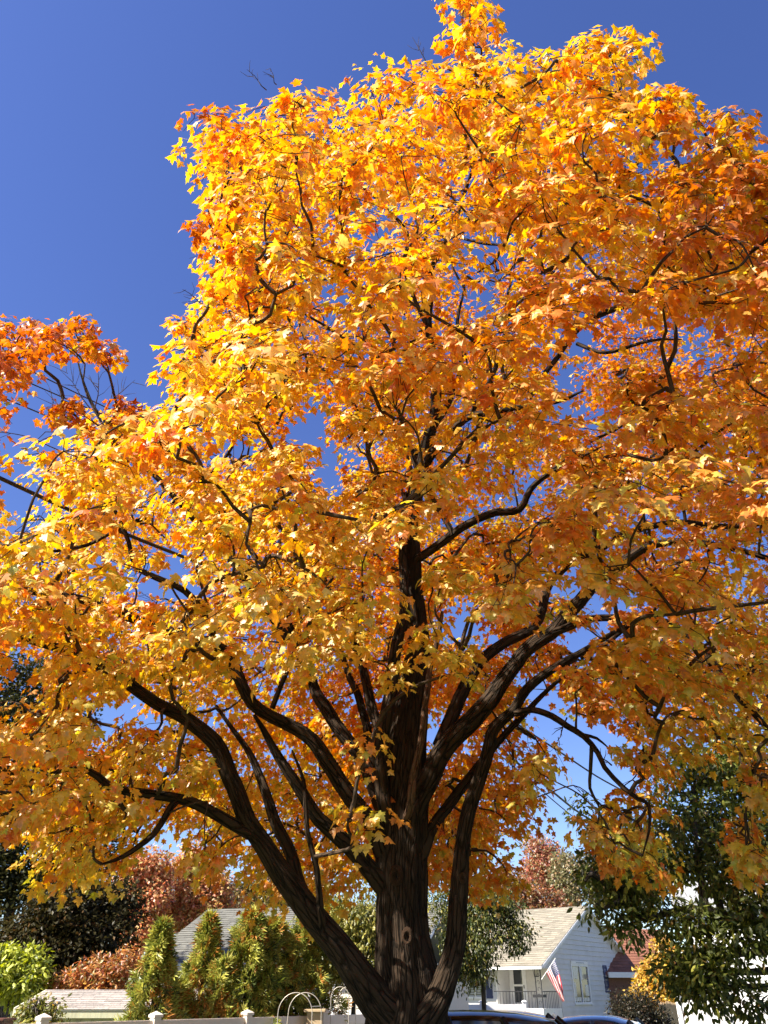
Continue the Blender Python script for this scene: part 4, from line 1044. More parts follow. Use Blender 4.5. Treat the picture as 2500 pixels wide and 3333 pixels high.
# ------------------------------------------------------------------ roofs and siding
def shingle_roof(parent, ua, ub, va, vb, origin, eu, ev, course, tab, colr, seed, thick=.025):
    """courses of shingles: origin + u*eu + v*ev (v runs up the slope from eave to ridge); limits of u per v from functions"""
    r_ = np.random.default_rng(seed)
    eu = Vector(eu); ev = Vector(ev); nrm = eu.cross(ev).normalized(); nrm = nrm if nrm.z > 0 else -nrm; origin = Vector(origin)
    n = int(math.ceil((vb - va) / course))
    for k in range(n):
        v0 = va + k * course; v1 = min(v0 + course * 1.12, vb)
        u = ua - (k % 2) * tab * .5
        V, Fc, C = [], [], []
        while u < ub - .01:
            w = tab * r_.uniform(.85, 1.15)
            a, b = max(u, ua), min(u + w - .006, ub)
            u += w
            if b - a < .03: continue
            t = thick * r_.uniform(.8, 1.3)
            o = len(V)
            for (uu, vv, hh) in ((a, v0, 0), (b, v0, 0), (b, v1, 0), (a, v1, 0), (a, v0, t), (b, v0, t), (b, v1, .004), (a, v1, .004)):
                V.append(origin + eu * uu + ev * vv + nrm * (hh + .004))
            Fc += [(o, o + 3, o + 2, o + 1), (o + 4, o + 5, o + 6, o + 7), (o, o + 1, o + 5, o + 4), (o + 1, o + 2, o + 6, o + 5), (o + 2, o + 3, o + 7, o + 6), (o + 3, o, o + 4, o + 7)]
            c = np.array(colr) * r_.uniform(.78, 1.15)
            C += [c] * 8
        me = np_mesh('shingle_course', np.array([tuple(v) for v in V]), np.array(Fc), np.array(C))
        obj('shingle_course', me, M_SHING, parent)


def clap(parent, mat, x0, x1, y_face, z0, course, thick=.02, axis='x', out=-1):
    """one clapboard: thin at its top, thicker at its lower edge. runs along local x (or y), faces -y (or -x) when out = -1"""
    t0, t1 = .004 * out, thick * out
    pts = [(x0, y_face, z0), (x1, y_face, z0), (x1, y_face, z0 + course), (x0, y_face, z0 + course),
           (x0, y_face + t1, z0), (x1, y_face + t1, z0), (x1, y_face + t0, z0 + course - .003), (x0, y_face + t0, z0 + course - .003)]
    f = [(0, 1, 2, 3), (4, 7, 6, 5), (0, 4, 5, 1), (1, 5, 6, 2), (2, 6, 7, 3), (3, 7, 4, 0)]
    if axis == 'y':
        pts = [(p[1], p[0], p[2]) for p in pts]
        f = [tuple(reversed(q)) for q in f]
    return obj('board', pyd('board', pts, f), mat, parent)


def clap_wall(parent, mat, x0, x1, y_face, z0, z1, course, openings=(), axis='x', out=-1, profile=None, seed=0):
    """a wall of boards round its openings (xa, xb, za, zb); profile(z) limits x on a gable"""
    z = z0
    while z < z1 - .02:
        a, b = (x0, x1) if profile is None else profile(z + course * .5)
        a, b = max(a, x0), min(b, x1)
        segs = [(a, b)]
        for (xa, xb, za, zb) in openings:
            if z + course > za + .01 and z < zb - .01:
                ns = []
                for s, e in segs:
                    if xb <= s or xa >= e: ns.append((s, e)); continue
                    if xa - s > .04: ns.append((s, xa))
                    if e - xb > .04: ns.append((xb, e))
                segs = ns
        for s, e in segs:
            if e - s > .05: clap(parent, mat, s, e, y_face, z, min(course, z1 - z), .045 if course > .2 else .025, axis, out)
        z += course


def window(parent, mat_frame, xa, xb, za, zb, y, out=-1, axis='x', sashes=2, mullion=False, inside_mat=None, trim=.10, seed=0):
    """framed window on a wall facing -y (axis x) or -x (axis y)"""
    def bx(name, mat, a, b, ya, yb, c, d, par):
        lo, hi = min(ya, yb), max(ya, yb)
        if axis == 'x': return box(name, mat, par, a, b, lo, hi, c, d)
        return box(name, mat, par, lo, hi, a, b, c, d)
    w = empty('window'); w.parent = parent
    bx('frame', mat_frame, xa, xa + trim, y, y + out * .07, za, zb, w); bx('frame', mat_frame, xb - trim, xb, y, y + out * .07, za, zb, w)
    bx('frame', mat_frame, xa + trim, xb - trim, y, y + out * .068, zb - trim, zb, w); bx('sill', mat_frame, xa - .03, xb + .03, y, y + out * .11, za - .06, za, w)
    bx('frame', mat_frame, xa + trim, xb - trim, y, y + out * .068, za, za + trim * .6, w)
    gx0, gx1, gz0, gz1 = xa + trim, xb - trim, za + trim * .6, zb - trim
    if mullion:
        xm = (gx0 + gx1) / 2
        bx('mullion', mat_frame, xm - .045, xm + .045, y, y + out * .06, gz0, gz1, w)
        bx('pane', M_GLASS, gx0, xm - .045, y, y + out * .012, gz0, gz1, w); bx('pane', M_GLASS, xm + .045, gx1, y, y + out * .012, gz0, gz1, w)
    else:
        zm = (gz0 + gz1) / 2
        bx('sash_rail', mat_frame, gx0, gx1, y, y + out * .05, zm - .04, zm + .04, w)
        bx('pane', M_GLASS, gx0, gx1, y, y + out * .012, gz0, zm - .04, w); bx('pane', M_GLASS, gx0, gx1, y, y + out * .012, zm + .04, gz1, w)
    if inside_mat is not None:                       # closed blind right behind the panes
        n = int((gz1 - gz0) / .11)
        for i in range(n):
            z = gz0 + (i + .15) * (gz1 - gz0) / n
            bx('blind_slat', inside_mat, gx0 + .03, gx1 - .03, y + out * .014, y + out * .026, z, z + .06, w)
    return w


def shutter(parent, xa, xb, za, zb, y):
    s = empty('shutter'); s.parent = parent
    for a, b, c, d in ((xa, xa + .06, za, zb), (xb - .06, xb, za, zb), (xa + .06, xb - .06, zb - .08, zb), (xa + .06, xb - .06, za, za + .08), (xa + .06, xb - .06, (za + zb) / 2 - .04, (za + zb) / 2 + .04)):
        box('frame', M_SHUT, s, a, b, y - .05, y, c, d)
    n = int((zb - za) / .075)
    for i in range(1, n - 1):
        z = za + i * (zb - za) / n
        me = pyd('slat', [(xa + .06, y - .035, z), (xb - .06, y - .035, z), (xb - .06, y - .008, z + .06), (xa + .06, y - .008, z + .06), (xa + .06, y - .028, z - .004), (xb - .06, y - .028, z - .004), (xb - .06, y, z + .055), (xa + .06, y, z + .055)],
                 [(0, 1, 2, 3), (4, 7, 6, 5), (0, 4, 5, 1), (2, 6, 7, 3), (0, 3, 7, 4), (1, 5, 6, 2)])
        obj('slat', me, M_SHUT, s)
    return s


# ------------------------------------------------------------------ white house on the right
HX, HY = 8.75, 50.0
gz_h = ground_z(50)
house = empty('white_house', (HX, HY, 0), math.atan2(.8, .6), 'white gabled house with recessed porch, navy shutters and pale shingle roof', 'house')
GW, EAVE, PEAK, LEN = 13.4, 3.0, 6.2, 9.5
FLOOR = .85
PD = 2.2                                     # depth of the porch under the roof
slope = (PEAK - EAVE) / (GW / 2)
# gable wall (faces local -y)
gcore = pyd('gable_wall', [(PD + .02, .0, gz_h - .2), (GW, 0, gz_h - .2), (GW, 0, EAVE), (GW / 2, 0, PEAK), (0, 0, EAVE), (0, 0, EAVE - .12), (PD + .02, 0, EAVE - .12),
                           (PD + .02, .2, gz_h - .2), (GW, .2, gz_h - .2), (GW, .2, EAVE), (GW / 2, .2, PEAK), (0, .2, EAVE), (0, .2, EAVE - .12), (PD + .02, .2, EAVE - .12)],
            [(0, 1, 2, 3, 4, 5, 6), (13, 12, 11, 10, 9, 8, 7), (0, 7, 8, 1), (1, 8, 9, 2), (2, 9, 10, 3), (3, 10, 11, 4), (4, 11, 12, 5), (5, 12, 13, 6), (6, 13, 7, 0)])
wallg = obj('wall', gcore, M_SIDING, house)
PW = (3.85, 6.25, 1.05, 3.05); SW = (9.15, 10.55, 1.72, 3.0)


def gprof(z):
    if z < EAVE - .12: return (PD + .02, GW)
    if z < EAVE: return (0, GW)
    t = (z - EAVE) / slope
    return (t, GW - t)


clap_wall(wallg, M_SIDING, 0, GW, 0, gz_h, PEAK - .15, .262, [PW, SW], 'x', -1, gprof)
# rear and far walls so that the house is closed
box('wall', M_SIDING, house, GW - .2, GW, .21, LEN, gz_h - .2, EAVE)
box('wall', M_SIDING, house, PD, GW - .21, LEN - .2, LEN, gz_h - .2, EAVE)
# porch back wall (faces local -x) with the front door
wb = box('wall', M_PORCHW, house, PD, PD + .18, .22, 3.2, gz_h - .2, EAVE - .02)
DR = (2.2, 3.1, FLOOR, FLOOR + 2.05)
clap_wall(wb, M_PORCHW, .02, 3.2, PD, FLOOR, EAVE - .1, .262, [(DR[0] - .1, DR[1] + .1, DR[2], DR[3] + .1)], 'y', -1)
door = empty('door'); door.parent = house
for a, b, c, d in ((DR[0] - .1, DR[0], FLOOR, DR[3] + .1), (DR[1], DR[1] + .1, FLOOR, DR[3] + .1), (DR[0], DR[1], DR[3], DR[3] + .1)):
    box('door_trim', M_TRIM, door, PD - .05, PD, a, b, c, d)
for a, b, c, d in ((DR[0], DR[0] + .16, FLOOR, DR[3]), (DR[1] - .16, DR[1], FLOOR, DR[3]), (DR[0] + .16, DR[1] - .16, FLOOR, FLOOR + .25), (DR[0] + .16, DR[1] - .16, FLOOR + 1.06, FLOOR + 1.16), (DR[0] + .16, DR[1] - .16, DR[3] - .14, DR[3])):
    box('stile', M_TRIM, door, PD - .03, PD, a, b, c, d)
box('pane', M_GLASS, door, PD - .012, PD, DR[0] + .16, DR[1] - .16, FLOOR + .25, FLOOR + 1.06)
box('pane', M_GLASS, door, PD - .012, PD, DR[0] + .16, DR[1] - .16, FLOOR + 1.16, DR[3] - .14)
box('handle', M_IRON, door, PD - .07, PD - .03, DR[0] + .05, DR[0] + .09, FLOOR + .95, FLOOR + 1.12)
# wing with the shuttered window
WX = .8
ww = box('wall', M_SIDING, house, WX, WX + .18, 3.22, LEN, gz_h - .2, EAVE - .02)
box('wall', M_SIDING, house, WX, PD, 3.2, 3.38, gz_h - .2, EAVE - .03)
WW = (4.1, 5.45, 1.35, 2.75)
clap_wall(ww, M_SIDING, 3.2, 6.2, WX, gz_h, EAVE - .1, .262, [WW], 'y', -1)
window(ww, M_TRIM, WW[0], WW[1], WW[2], WW[3], WX, -1, 'y', inside_mat=M_INSIDE, trim=.09, mullion=True)
sh = empty('shutter'); sh.parent = ww
box('panel', M_SHUT, sh, WX - .045, WX - .002, WW[0] - .5, WW[0] - .06, WW[2] - .05, WW[3] + .05)
for i in range(22): box('slat', M_SHUT, sh, WX - .065, WX - .045, WW[0] - .45, WW[0] - .11, WW[2] + i * .063, WW[2] + i * .063 + .035)
box('corner_board', M_TRIM, house, WX - .06, WX + .12, 6.2, 6.36, gz_h, EAVE - .1)
# gable windows
pw = window(wallg, M_TRIM, *PW[:2], PW[2], PW[3], 0, -1, 'x', mullion=True, trim=.11)
box('header', M_TRIM, pw, PW[0] + .02, PW[1] - .02, -.10, 0, PW[3], PW[3] + .16)
for i in range(9): box('carved_mark', M_INSIDE, pw, PW[0] + .7 + i * .12, PW[0] + .78 + i * .12, -.108, -.10, PW[3] + .05 + .02 * (i % 2), PW[3] + .10)
# white curtains seen through the picture window
for a, b, zt, zb, pinch in ((PW[0] + .13, PW[0] + .95, PW[3] - .14, PW[3] - .75, .75), (PW[0] + .16, PW[0] + .48, PW[2] + 1.05, PW[2] + .35, 1.0), (PW[0] + 1.3, PW[0] + 1.55, PW[3] - .14, PW[3] - .8, .8),
                            (PW[0] + 1.75, PW[0] + 2.2, PW[2] + .95, PW[2] + .38, 1.25), (PW[0] + .15, PW[0] + 1.05, PW[2] + .32, PW[2] + .1, 1.0), (PW[0] + 1.35, PW[0] + 2.2, PW[2] + .3, PW[2] + .1, 1.0)):
    N_ = 14
    vs = []
    for r_i, z in enumerate(np.linspace(zt, zb, 5)):
        for i in range(N_ + 1):
            t = i / N_; cxm = (a + b) / 2; s = 1 + (pinch - 1) * r_i / 4
            vs.append((cxm + (a + (b - a) * t - cxm) * s, -.018 - .012 * math.sin(t * 26), z + .03 * math.sin(t * 17) * (r_i == 4)))
    fs = [(r_i * (N_ + 1) + i, r_i * (N_ + 1) + i + 1, (r_i + 1) * (N_ + 1) + i + 1, (r_i + 1) * (N_ + 1) + i) for r_i in range(4) for i in range(N_)]
    obj('curtain', pyd('curtain', vs, fs), M_CURT, pw, smooth=True)
window(wallg, M_TRIM, *SW[:2], SW[2], SW[3], 0, -1, 'x', inside_mat=M_INSIDE, trim=.12)
shutter(wallg, SW[0] - .62, SW[0] - .05, SW[2] - .12, SW[3] + .08, -.022)
shutter(wallg, SW[1] + .05, SW[1] + .62, SW[2] - .12, SW[3] + .08, -.022)
# roof
OH = .35
sl = math.atan(slope)
for side in (0, 1):
    if side == 0:
        o = (-OH * 1.3, -OH, EAVE - OH * 1.3 * slope + .10); eu = (0, 1, 0); ev = (math.cos(sl), 0, math.sin(sl))
    else:
        o = (GW + OH, -OH, EAVE - OH * slope + .10); eu = (0, 1, 0); ev = (-math.cos(sl), 0, math.sin(sl))
    L_ = (GW / 2 + (OH * 1.3 if side == 0 else OH)) / math.cos(sl)
    deck = Vector(o)
    a_ = deck; b_ = deck + Vector(eu) * (LEN + OH); c_ = b_ + Vector(ev) * L_; d_ = deck + Vector(ev) * L_
    dn = Vector((0, 0, -.12))
    roof = obj('roof', pyd('roof', [a_, b_, c_, d_, a_ + dn, b_ + dn, c_ + dn, d_ + dn], [(0, 1, 2, 3), (7, 6, 5, 4), (0, 4, 5, 1), (1, 5, 6, 2), (2, 6, 7, 3), (3, 7, 4, 0)]), M_TRIM, house)
    if side == 0:
        shingle_roof(roof, 0, LEN + OH, -.05, L_ + .02, o, (0, -1, 0) if False else (0, 1, 0), ev, .27, .45, (.27, .24, .185), 5, .03)
    else:
        shingle_roof(roof, -(LEN + OH), 0, -.05, L_ + .02, o, (0, -1, 0), ev, .27, .45, (.33, .29, .23), 6, .03)
# rake boards, gutter, downspouts, soffit
for s in (0, 1):
    x0 = -OH if s == 0 else GW + OH
    pts = [(x0, -OH - .03, EAVE - OH * slope - .12), (GW / 2, -OH - .03, PEAK - .12 + .10), (GW / 2, -OH - .03, PEAK + .08), (x0, -OH - .03, EAVE - OH * slope + .08)]
    v = pts + [(p[0], p[1] + .028, p[2]) for p in pts]
    obj('rake_board', pyd('rake_board', v, [(0, 1, 2, 3), (7, 6, 5, 4), (0, 4, 5, 1), (1, 5, 6, 2), (2, 6, 7, 3), (3, 7, 4, 0)]), M_TRIM, house)
gz = EAVE - OH * 1.3 * slope
box('gutter', M_TRIM, house, -OH * 1.3 - .13, -OH * 1.3 - .005, -OH, 4.6, gz - .10, gz + .05, .02)
box('gutter', M_TRIM, house, -OH * 1.3 - .15, -OH * 1.3 - .005, 4.62, LEN, gz - .16, gz + .02, .02)
box('soffit', M_TRIM, house, -OH * 1.3, PD - .02, .22, LEN - .1, EAVE - .14, EAVE - .11)
for s0, zt in ((3.35, gz - .1), (4.75, gz - .16)):
    pth = np.array([(-OH * 1.3 - .07, s0, zt), (-OH * 1.3 - .07, s0, zt - .15), (WX - .12, s0 + (.25 if s0 > 4 else -.05), zt - .62 + (.1 if s0 > 4 else .2)), (WX - .08, s0 + (.6 if s0 > 4 else -.06), zt - .75), (WX - .08, s0 + (.62 if s0 > 4 else -.06), gz_h + .2)])
    if s0 > 4: pth = pth[:4]
    v, q, uv = tube_arrays(pth, np.full(len(pth), .05), 6)
    obj('downspout', np_mesh('downspout', v, q, None, uv, True), M_TRIM, house)
# porch floor, iron corner post with scrolls, railing
box('porch_floor', M_TRIM, house, -.1, PD - .005, 0, 3.18, gz_h - .1, FLOOR)
ip = empty('iron_post'); ip.parent = house
for dx in (0, .34):
    box('bar', M_IRON, ip, .02 + dx * .0, .06 + dx * .0, .04 + dx, .08 + dx, FLOOR, EAVE - .14)
its = []
for k in range(6):
    zc = FLOOR + .25 + k * .32
    a = np.linspace(0, 4.4, 18)
    sg = 1 if k % 2 else -1
    its.append((np.column_stack([np.full(18, .04), .23 + sg * np.cos(a) * .10 * (1 - a / 7), zc + np.sin(a) * .14 * (1 - a / 7)]), np.full(18, .012), 5))
    obj('scroll', tubes_mesh('scroll', its[-1:]), M_IRON, ip)
box('planter', M_IRON, ip, -.15, .2, -.1, .55, FLOOR + .52, FLOOR + .66)
rl = empty('porch_railing'); rl.parent = house
box('rail', M_IRON, rl, .02, .06, .44, 3.1, FLOOR + .78, FLOOR + .82)
for i in range(13): box('baluster', M_IRON, rl, .03, .05, .5 + i * .2, .52 + i * .2, FLOOR, FLOOR + .78)
box('rail', M_IRON, rl, .09, 2.1, .0, .035, FLOOR + .78, FLOOR + .82)
for i in range(9): box('baluster', M_IRON, rl, .25 + i * .2, .27 + i * .2, .005, .025, FLOOR, FLOOR + .78)
rmat = house.matrix_basis.copy()


def HL(x, y, z): return rmat @ Vector((x, y, z))


# lantern under the porch roof
ln_ = empty('porch_lantern', HL(1.2, .9, EAVE - .14), math.atan2(.8, .6), 'black iron lantern hanging under the porch roof of the white house', 'lantern')
box('cap', M_IRON, ln_, -.16, .16, -.16, .16, -.1, -.02); box('base', M_IRON, ln_, -.10, .10, -.10, .10, -.50, -.46)
for sx in (-1, 1):
    for sy in (-1, 1):
        me = pyd('bar', [(sx * .15, sy * .15, -.1), (sx * .13, sy * .13, -.1), (sx * .08, sy * .08, -.46), (sx * .10, sy * .10, -.46), (sx * .15, sy * .13, -.1), (sx * .10, sy * .08, -.46)], [(0, 1, 2, 3), (0, 3, 5, 4), (1, 4, 5, 2)])
        obj('bar', me, M_IRON, ln_)
box('globe', surf('frosted_glass', (.55, .52, .42), .3, .1, 5, 0), ln_, -.07, .07, -.07, .07, -.44, -.12, .03)
# wind chime
wc = empty('wind_chime', HL(WX - .35, 3.55, EAVE - .2), 0, 'silver wind chime hanging beside the navy shutter', 'wind chime')
M_CH = surf('chime_metal', (.55, .55, .55), .35, .1, 6, 0, metallic=.6)
v, q, uv = tube_arrays(np.array([(0, 0, 0), (0, 0, -.12), (0, 0, -.3)]), (.008, .05, .10), 8); obj('top', np_mesh('top', v, q, None, uv), M_CH, wc)
for k in range(5):
    a = k * 1.2566
    v, q, uv = tube_arrays(np.array([(.07 * math.cos(a), .07 * math.sin(a), -.3), (.07 * math.cos(a), .07 * math.sin(a), -.75 - .07 * k)]), (.016, .016), 6)
    obj('chime_tube', np_mesh('chime_tube', v, q, None, uv), M_CH, wc)

# flag on a slanting pole at the porch post
FY = 48.6
flag = empty('flag', P(1763, 3187, FY), 0, 'american flag hanging from a slanted pole at the porch post', 'flag')
f0 = flag.location
tip_, inner = P(1806, 3122, FY), P(1778, 3166, FY)
v, q, uv = tube_arrays(np.array([tuple(P(1763, 3188, FY + .3) - f0), tuple(P(1785, 3155, FY + .02) - f0), tuple(P(1808, 3119, FY) - f0)]), (.022, .02, .018), 8)
obj('flag_pole', np_mesh('flag_pole', v, q, None, uv, True), M_TRIM, flag)
NH, NW = 26, 40
topend, inend = P(1837, 3252, FY - .1), P(1832, 3263, FY - .1)


def fpos(h, w):
    A_ = tip_.lerp(inner, h)
    tm = P(1822, 3180, FY - .05); im = P(1798, 3205, FY - .05)
    B_ = topend.lerp(inend, h); Mq = tm.lerp(im, h)
    p = A_ * (1 - w) ** 2 + Mq * 2 * w * (1 - w) + B_ * w * w
    p = p + Vector((0.03 * math.sin(h * 9 + w * 3) * w, -.16 * math.sin(h * 11 + w * 4) * min(1, w * 2.2), .02 * math.sin(h * 8) * w))
    return p - f0


fv = [tuple(fpos(i / NH, j / NW)) for i in range(NH + 1) for j in range(NW + 1)]
ff, fm = [], []
for i in range(NH):
    for j in range(NW):
        ff.append((i * (NW + 1) + j, i * (NW + 1) + j + 1, (i + 1) * (NW + 1) + j + 1, (i + 1) * (NW + 1) + j))
        st = i // 2
        fm.append(2 if (st < 7 and j < NW * .4) else (0 if st % 2 == 0 else 1))
me = pyd('cloth', fv, ff)
for m_ in (surf('flag_red', (.50, .02, .035), .8, .1, 20, .1), surf('flag_white', (.78, .77, .74), .8, .06, 20, .1), surf('flag_blue', (.02, .03, .14), .8, .1, 20, .1)): me.materials.append(m_)
me.polygons.foreach_set('material_index', fm)
obj('cloth', me, None, flag, smooth=True)
sv, sf = [], []
for r_i in range(9):
    for c_i in range(6 if r_i % 2 == 0 else 5):
        h = (r_i + 1) / 10 * 7 / 13; w = ((c_i * 2 + (1 if r_i % 2 == 0 else 2)) / 12) * .4
        c = Vector(fpos(h, w)) + Vector((0, -.012, 0))
        u_ = (Vector(fpos(h + .02, w)) - Vector(fpos(h, w))).normalized(); w_ = (Vector(fpos(h, w + .02)) - Vector(fpos(h, w))).normalized()
        o = len(sv); sv.append(tuple(c))
        for k in range(10):
            a = k * math.pi / 5; rr = .034 if k % 2 == 0 else .014
            sv.append(tuple(c + (u_ * math.cos(a) + w_ * math.sin(a)) * rr))
        sf += [(o, o + 1 + k, o + 1 + (k + 1) % 10) for k in range(10)]
tag(obj('stars', pyd('stars', sv, sf), MATS['flag_white'], flag), kind='stuff')

# garage between the houses (seen in the gap right of the trunk)
gar = empty('garage', (2.75, 44.0, 0), -.05, 'beige clapboard garage with plain grey door beside the trunk', 'garage')
gw = box('wall', M_BEIGE, gar, -2.2, 1.15, 0, 3, gz_h - .2, 2.75)
clap_wall(gw, M_BEIGE, -2.2, 1.15, 0, gz_h, 2.7, .15, [(.15, .62, gz_h - .1, 2.3)])
box('door', M_GREYD, gar, .22, .56, -.03, -.002, gz_h, 2.24)
for a, b, c, d in ((.15, .22, gz_h, 2.3), (.56, .62, gz_h, 2.3), (.22, .56, 2.24, 2.3), (1.15, 1.3, gz_h, 2.75)): box('trim', M_TRIM, gar, a, b, -.06, -.001, c, d)
rf = obj('roof', pyd('roof', [(-2.4, -.35, 2.72), (1.45, -.35, 2.72), (1.45, 1.6, 3.4), (-2.4, 1.6, 3.4), (1.45, 3.3, 2.72), (-2.4, 3.3, 2.72)], [(0, 1, 2, 3), (3, 2, 4, 5), (1, 4, 2), (0, 3, 5)]), M_TRIM, gar)
shingle_roof(rf, -2.4, 1.45, 0, 2.06, (0, -.35, 2.725), (1, 0, 0), Vector((0, 1.95, .68)).normalized(), .2, .35, (.20, .18, .16), 8)

# ------------------------------------------------------------------ grey roofed house behind the cedar shrubs
lh = empty('beige_house', (-8.3, 32.0, 0), math.atan2(-.31, .95), 'beige clapboard house with grey shingle roof behind the cedar shrubs', 'house')
LW, LD, LE, LP = 9.6, 8.4, 2.5, 4.45
lw = box('wall', M_BEIGE, lh, 0, LW, 0, .2, ground_z(32) - .2, LE)
box('wall', M_BEIGE, lh, 0, .2, .21, LD, ground_z(32) - .2, LE); box('wall', M_BEIGE, lh, LW - .2, LW, .21, LD, ground_z(32) - .2, LE); box('wall', M_BEIGE, lh, .21, LW - .21, LD - .2, LD, ground_z(32) - .2, LE)
clap_wall(lw, M_BEIGE, 0, LW, 0, ground_z(32), LE - .05, .14, [(5.6, 6.8, .9, 2.2)])
window(lw, M_TRIM, 5.6, 6.8, .9, 2.2, 0, -1, 'x', inside_mat=M_INSIDE)
gv_ = [(-.02, .1, LE), (-.02, LD - .1, LE), (-.02, LD / 2, LP - .1), (.16, .1, LE), (.16, LD - .1, LE), (.16, LD / 2, LP - .1)]
obj('gable', pyd('gable', gv_, [(0, 2, 1), (3, 4, 5), (0, 3, 5, 2), (2, 5, 4, 1)]), M_BEIGE, lh)
ls_ = (LP - LE) / (LD / 2)
for side in (0, 1):
    sgn = 1 if side == 0 else -1
    y0 = -.35 if side == 0 else LD + .35
    zz = LE - .35 * ls_ + .1
    ev = Vector((0, sgn, ls_)).normalized(); L_ = (LD / 2 + .35) * math.sqrt(1 + ls_ ** 2)
    a_ = Vector((-.35, y0, zz)); b_ = Vector((LW + .35, y0, zz)); c_ = b_ + ev * L_; d_ = a_ + ev * L_; dn = Vector((0, 0, -.12))
    rf = obj('roof', pyd('roof', [a_, b_, c_, d_, a_ + dn, b_ + dn, c_ + dn, d_ + dn], [(0, 1, 2, 3), (7, 6, 5, 4), (0, 4, 5, 1), (1, 5, 6, 2), (2, 6, 7, 3), (3, 7, 4, 0)]), M_TRIM, lh)
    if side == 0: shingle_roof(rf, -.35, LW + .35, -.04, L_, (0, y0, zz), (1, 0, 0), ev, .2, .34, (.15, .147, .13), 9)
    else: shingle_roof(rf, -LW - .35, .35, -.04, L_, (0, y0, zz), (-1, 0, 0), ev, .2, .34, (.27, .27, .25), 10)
box('gutter', M_TRIM, lh, -.35, LW + .35, -.49, -.352, LE - .26, LE - .04, .02)

# ------------------------------------------------------------------ garden shed
sx, sy = P(60, 3232, 19).x, 19.0
shed = empty('garden_shed', (P(84, 3300, 17.6).x, 17.6, ground_z(18)), 0.02, 'low sage green garden shed with pale shingled roof at the left edge', 'shed')
gz_s = ground_z(18)
SW_, SD, SE, SR = 4.2, 2.6, P(84, 3287, 17.5).z - gz_s, P(40, 3232, 18.9).z - gz_s
front = box('wall', M_SHEDW, shed, .04, SW_, .0, .06, -.1, SE)
box('wall', M_SHEDW, shed, .04, SW_, SD - .06, SD, -.1, SE); box('wall', M_SHEDW, shed, SW_ - .06, SW_, .07, SD - .07, -.1, SE)
left = obj('gable_wall', pyd('gable_wall', [(.04, .07, -.1), (.04, SD - .07, -.1), (.04, SD - .07, SE), (.04, SD / 2, SR - .1), (.04, .07, SE), (.08, .07, -.1), (.08, SD - .07, -.1), (.08, SD - .07, SE), (.08, SD / 2, SR - .1), (.08, .07, SE)],
                                 [(4, 3, 2, 1, 0), (5, 6, 7, 8, 9), (0, 1, 6, 5), (1, 2, 7, 6), (2, 3, 8, 7), (3, 4, 9, 8), (4, 0, 5, 9)]), M_SHEDW, shed)
nb = 16
for i in range(nb):                                     # upright boards of the gable end
    y0, y1 = i * SD / nb + .006, (i + 1) * SD / nb - .006
    zt = lambda y: SE + (SR - SE) * (1 - abs(y - SD / 2) / (SD / 2)) - .12
    x0 = .012 + .008 * random.random()
    v = [(x0, y0, -.1), (x0, y1, -.1), (x0, y1, zt(y1)), (x0, y0, zt(y0)), (.04, y0, -.1), (.04, y1, -.1), (.04, y1, zt(y1)), (.04, y0, zt(y0))]
    obj('board', pyd('board', v, [(3, 2, 1, 0), (4, 5, 6, 7), (0, 1, 5, 4), (1, 2, 6, 5), (2, 3, 7, 6), (3, 0, 4, 7)]), M_SHEDW, left)
for i in range(20):
    x0, x1 = .04 + i * (SW_ - .04) / 20 + .006, .04 + (i + 1) * (SW_ - .04) / 20 - .006
    if x0 > 1.9 and x1 < 3.1: continue
    box('board', M_SHEDW, front, x0, x1, -.02 - .006 * random.random(), -.001, -.1, SE - .14)
sd = box('door', M_SHEDW, shed, 1.95, 3.05, -.03, -.001, -.05, SE - .18)
for z in (.4, SE - .45): box('hinge', M_IRON, sd, 2.72, 3.0, -.045, -.031, z, z + .05)
box('hinge_plate', M_IRON, sd, 2.96, 3.02, -.05, -.031, SE - .55, SE - .32)
box('fascia', M_SHEDW, shed, -.12, SW_ + .12, -.22, -.18, SE - .13, SE - .01)
ss = (SR - SE) / (SD / 2)
for side in (0, 1):
    sgn = 1 if side == 0 else -1
    y0 = -.22 if side == 0 else SD + .22
    zz = SE - .22 * ss + .05
    ev = Vector((0, sgn, ss)).normalized(); L_ = (SD / 2 + .22) * math.sqrt(1 + ss * ss)
    a_ = Vector((-.14, y0, zz)); b_ = Vector((SW_ + .14, y0, zz)); c_ = b_ + ev * L_; d_ = a_ + ev * L_; dn = Vector((0, 0, -.05))
    rf = obj('roof', pyd('roof', [a_, b_, c_, d_, a_ + dn, b_ + dn, c_ + dn, d_ + dn], [(0, 1, 2, 3), (7, 6, 5, 4), (0, 4, 5, 1), (1, 5, 6, 2), (2, 6, 7, 3), (3, 7, 4, 0)]), M_TRIM, shed)
    if side == 0: shingle_roof(rf, -.14, SW_ + .14, -.02, L_, (0, y0, zz), (1, 0, 0), ev, .145, .30, (.36, .32, .29), 12, .014)
    else: shingle_roof(rf, -SW_ - .14, .14, -.02, L_, (0, y0, zz), (-1, 0, 0), ev, .145, .30, (.35, .32, .29), 13, .014)
    for xs in (-.17,):
        pts = [(xs, y0, zz - .13), (xs, SD / 2, SR - .1), (xs, SD / 2, SR + .06), (xs, y0, zz + .03)]
        v = pts + [(p[0] + .028, p[1], p[2]) for p in pts]
        obj('rake_board', pyd('rake_board', v, [(0, 1, 2, 3), (7, 6, 5, 4), (0, 4, 5, 1), (1, 5, 6, 2), (2, 6, 7, 3), (3, 7, 4, 0)]), surf('shed_cream_trim', (.66, .62, .44), .7, .1, 6, .1), shed)

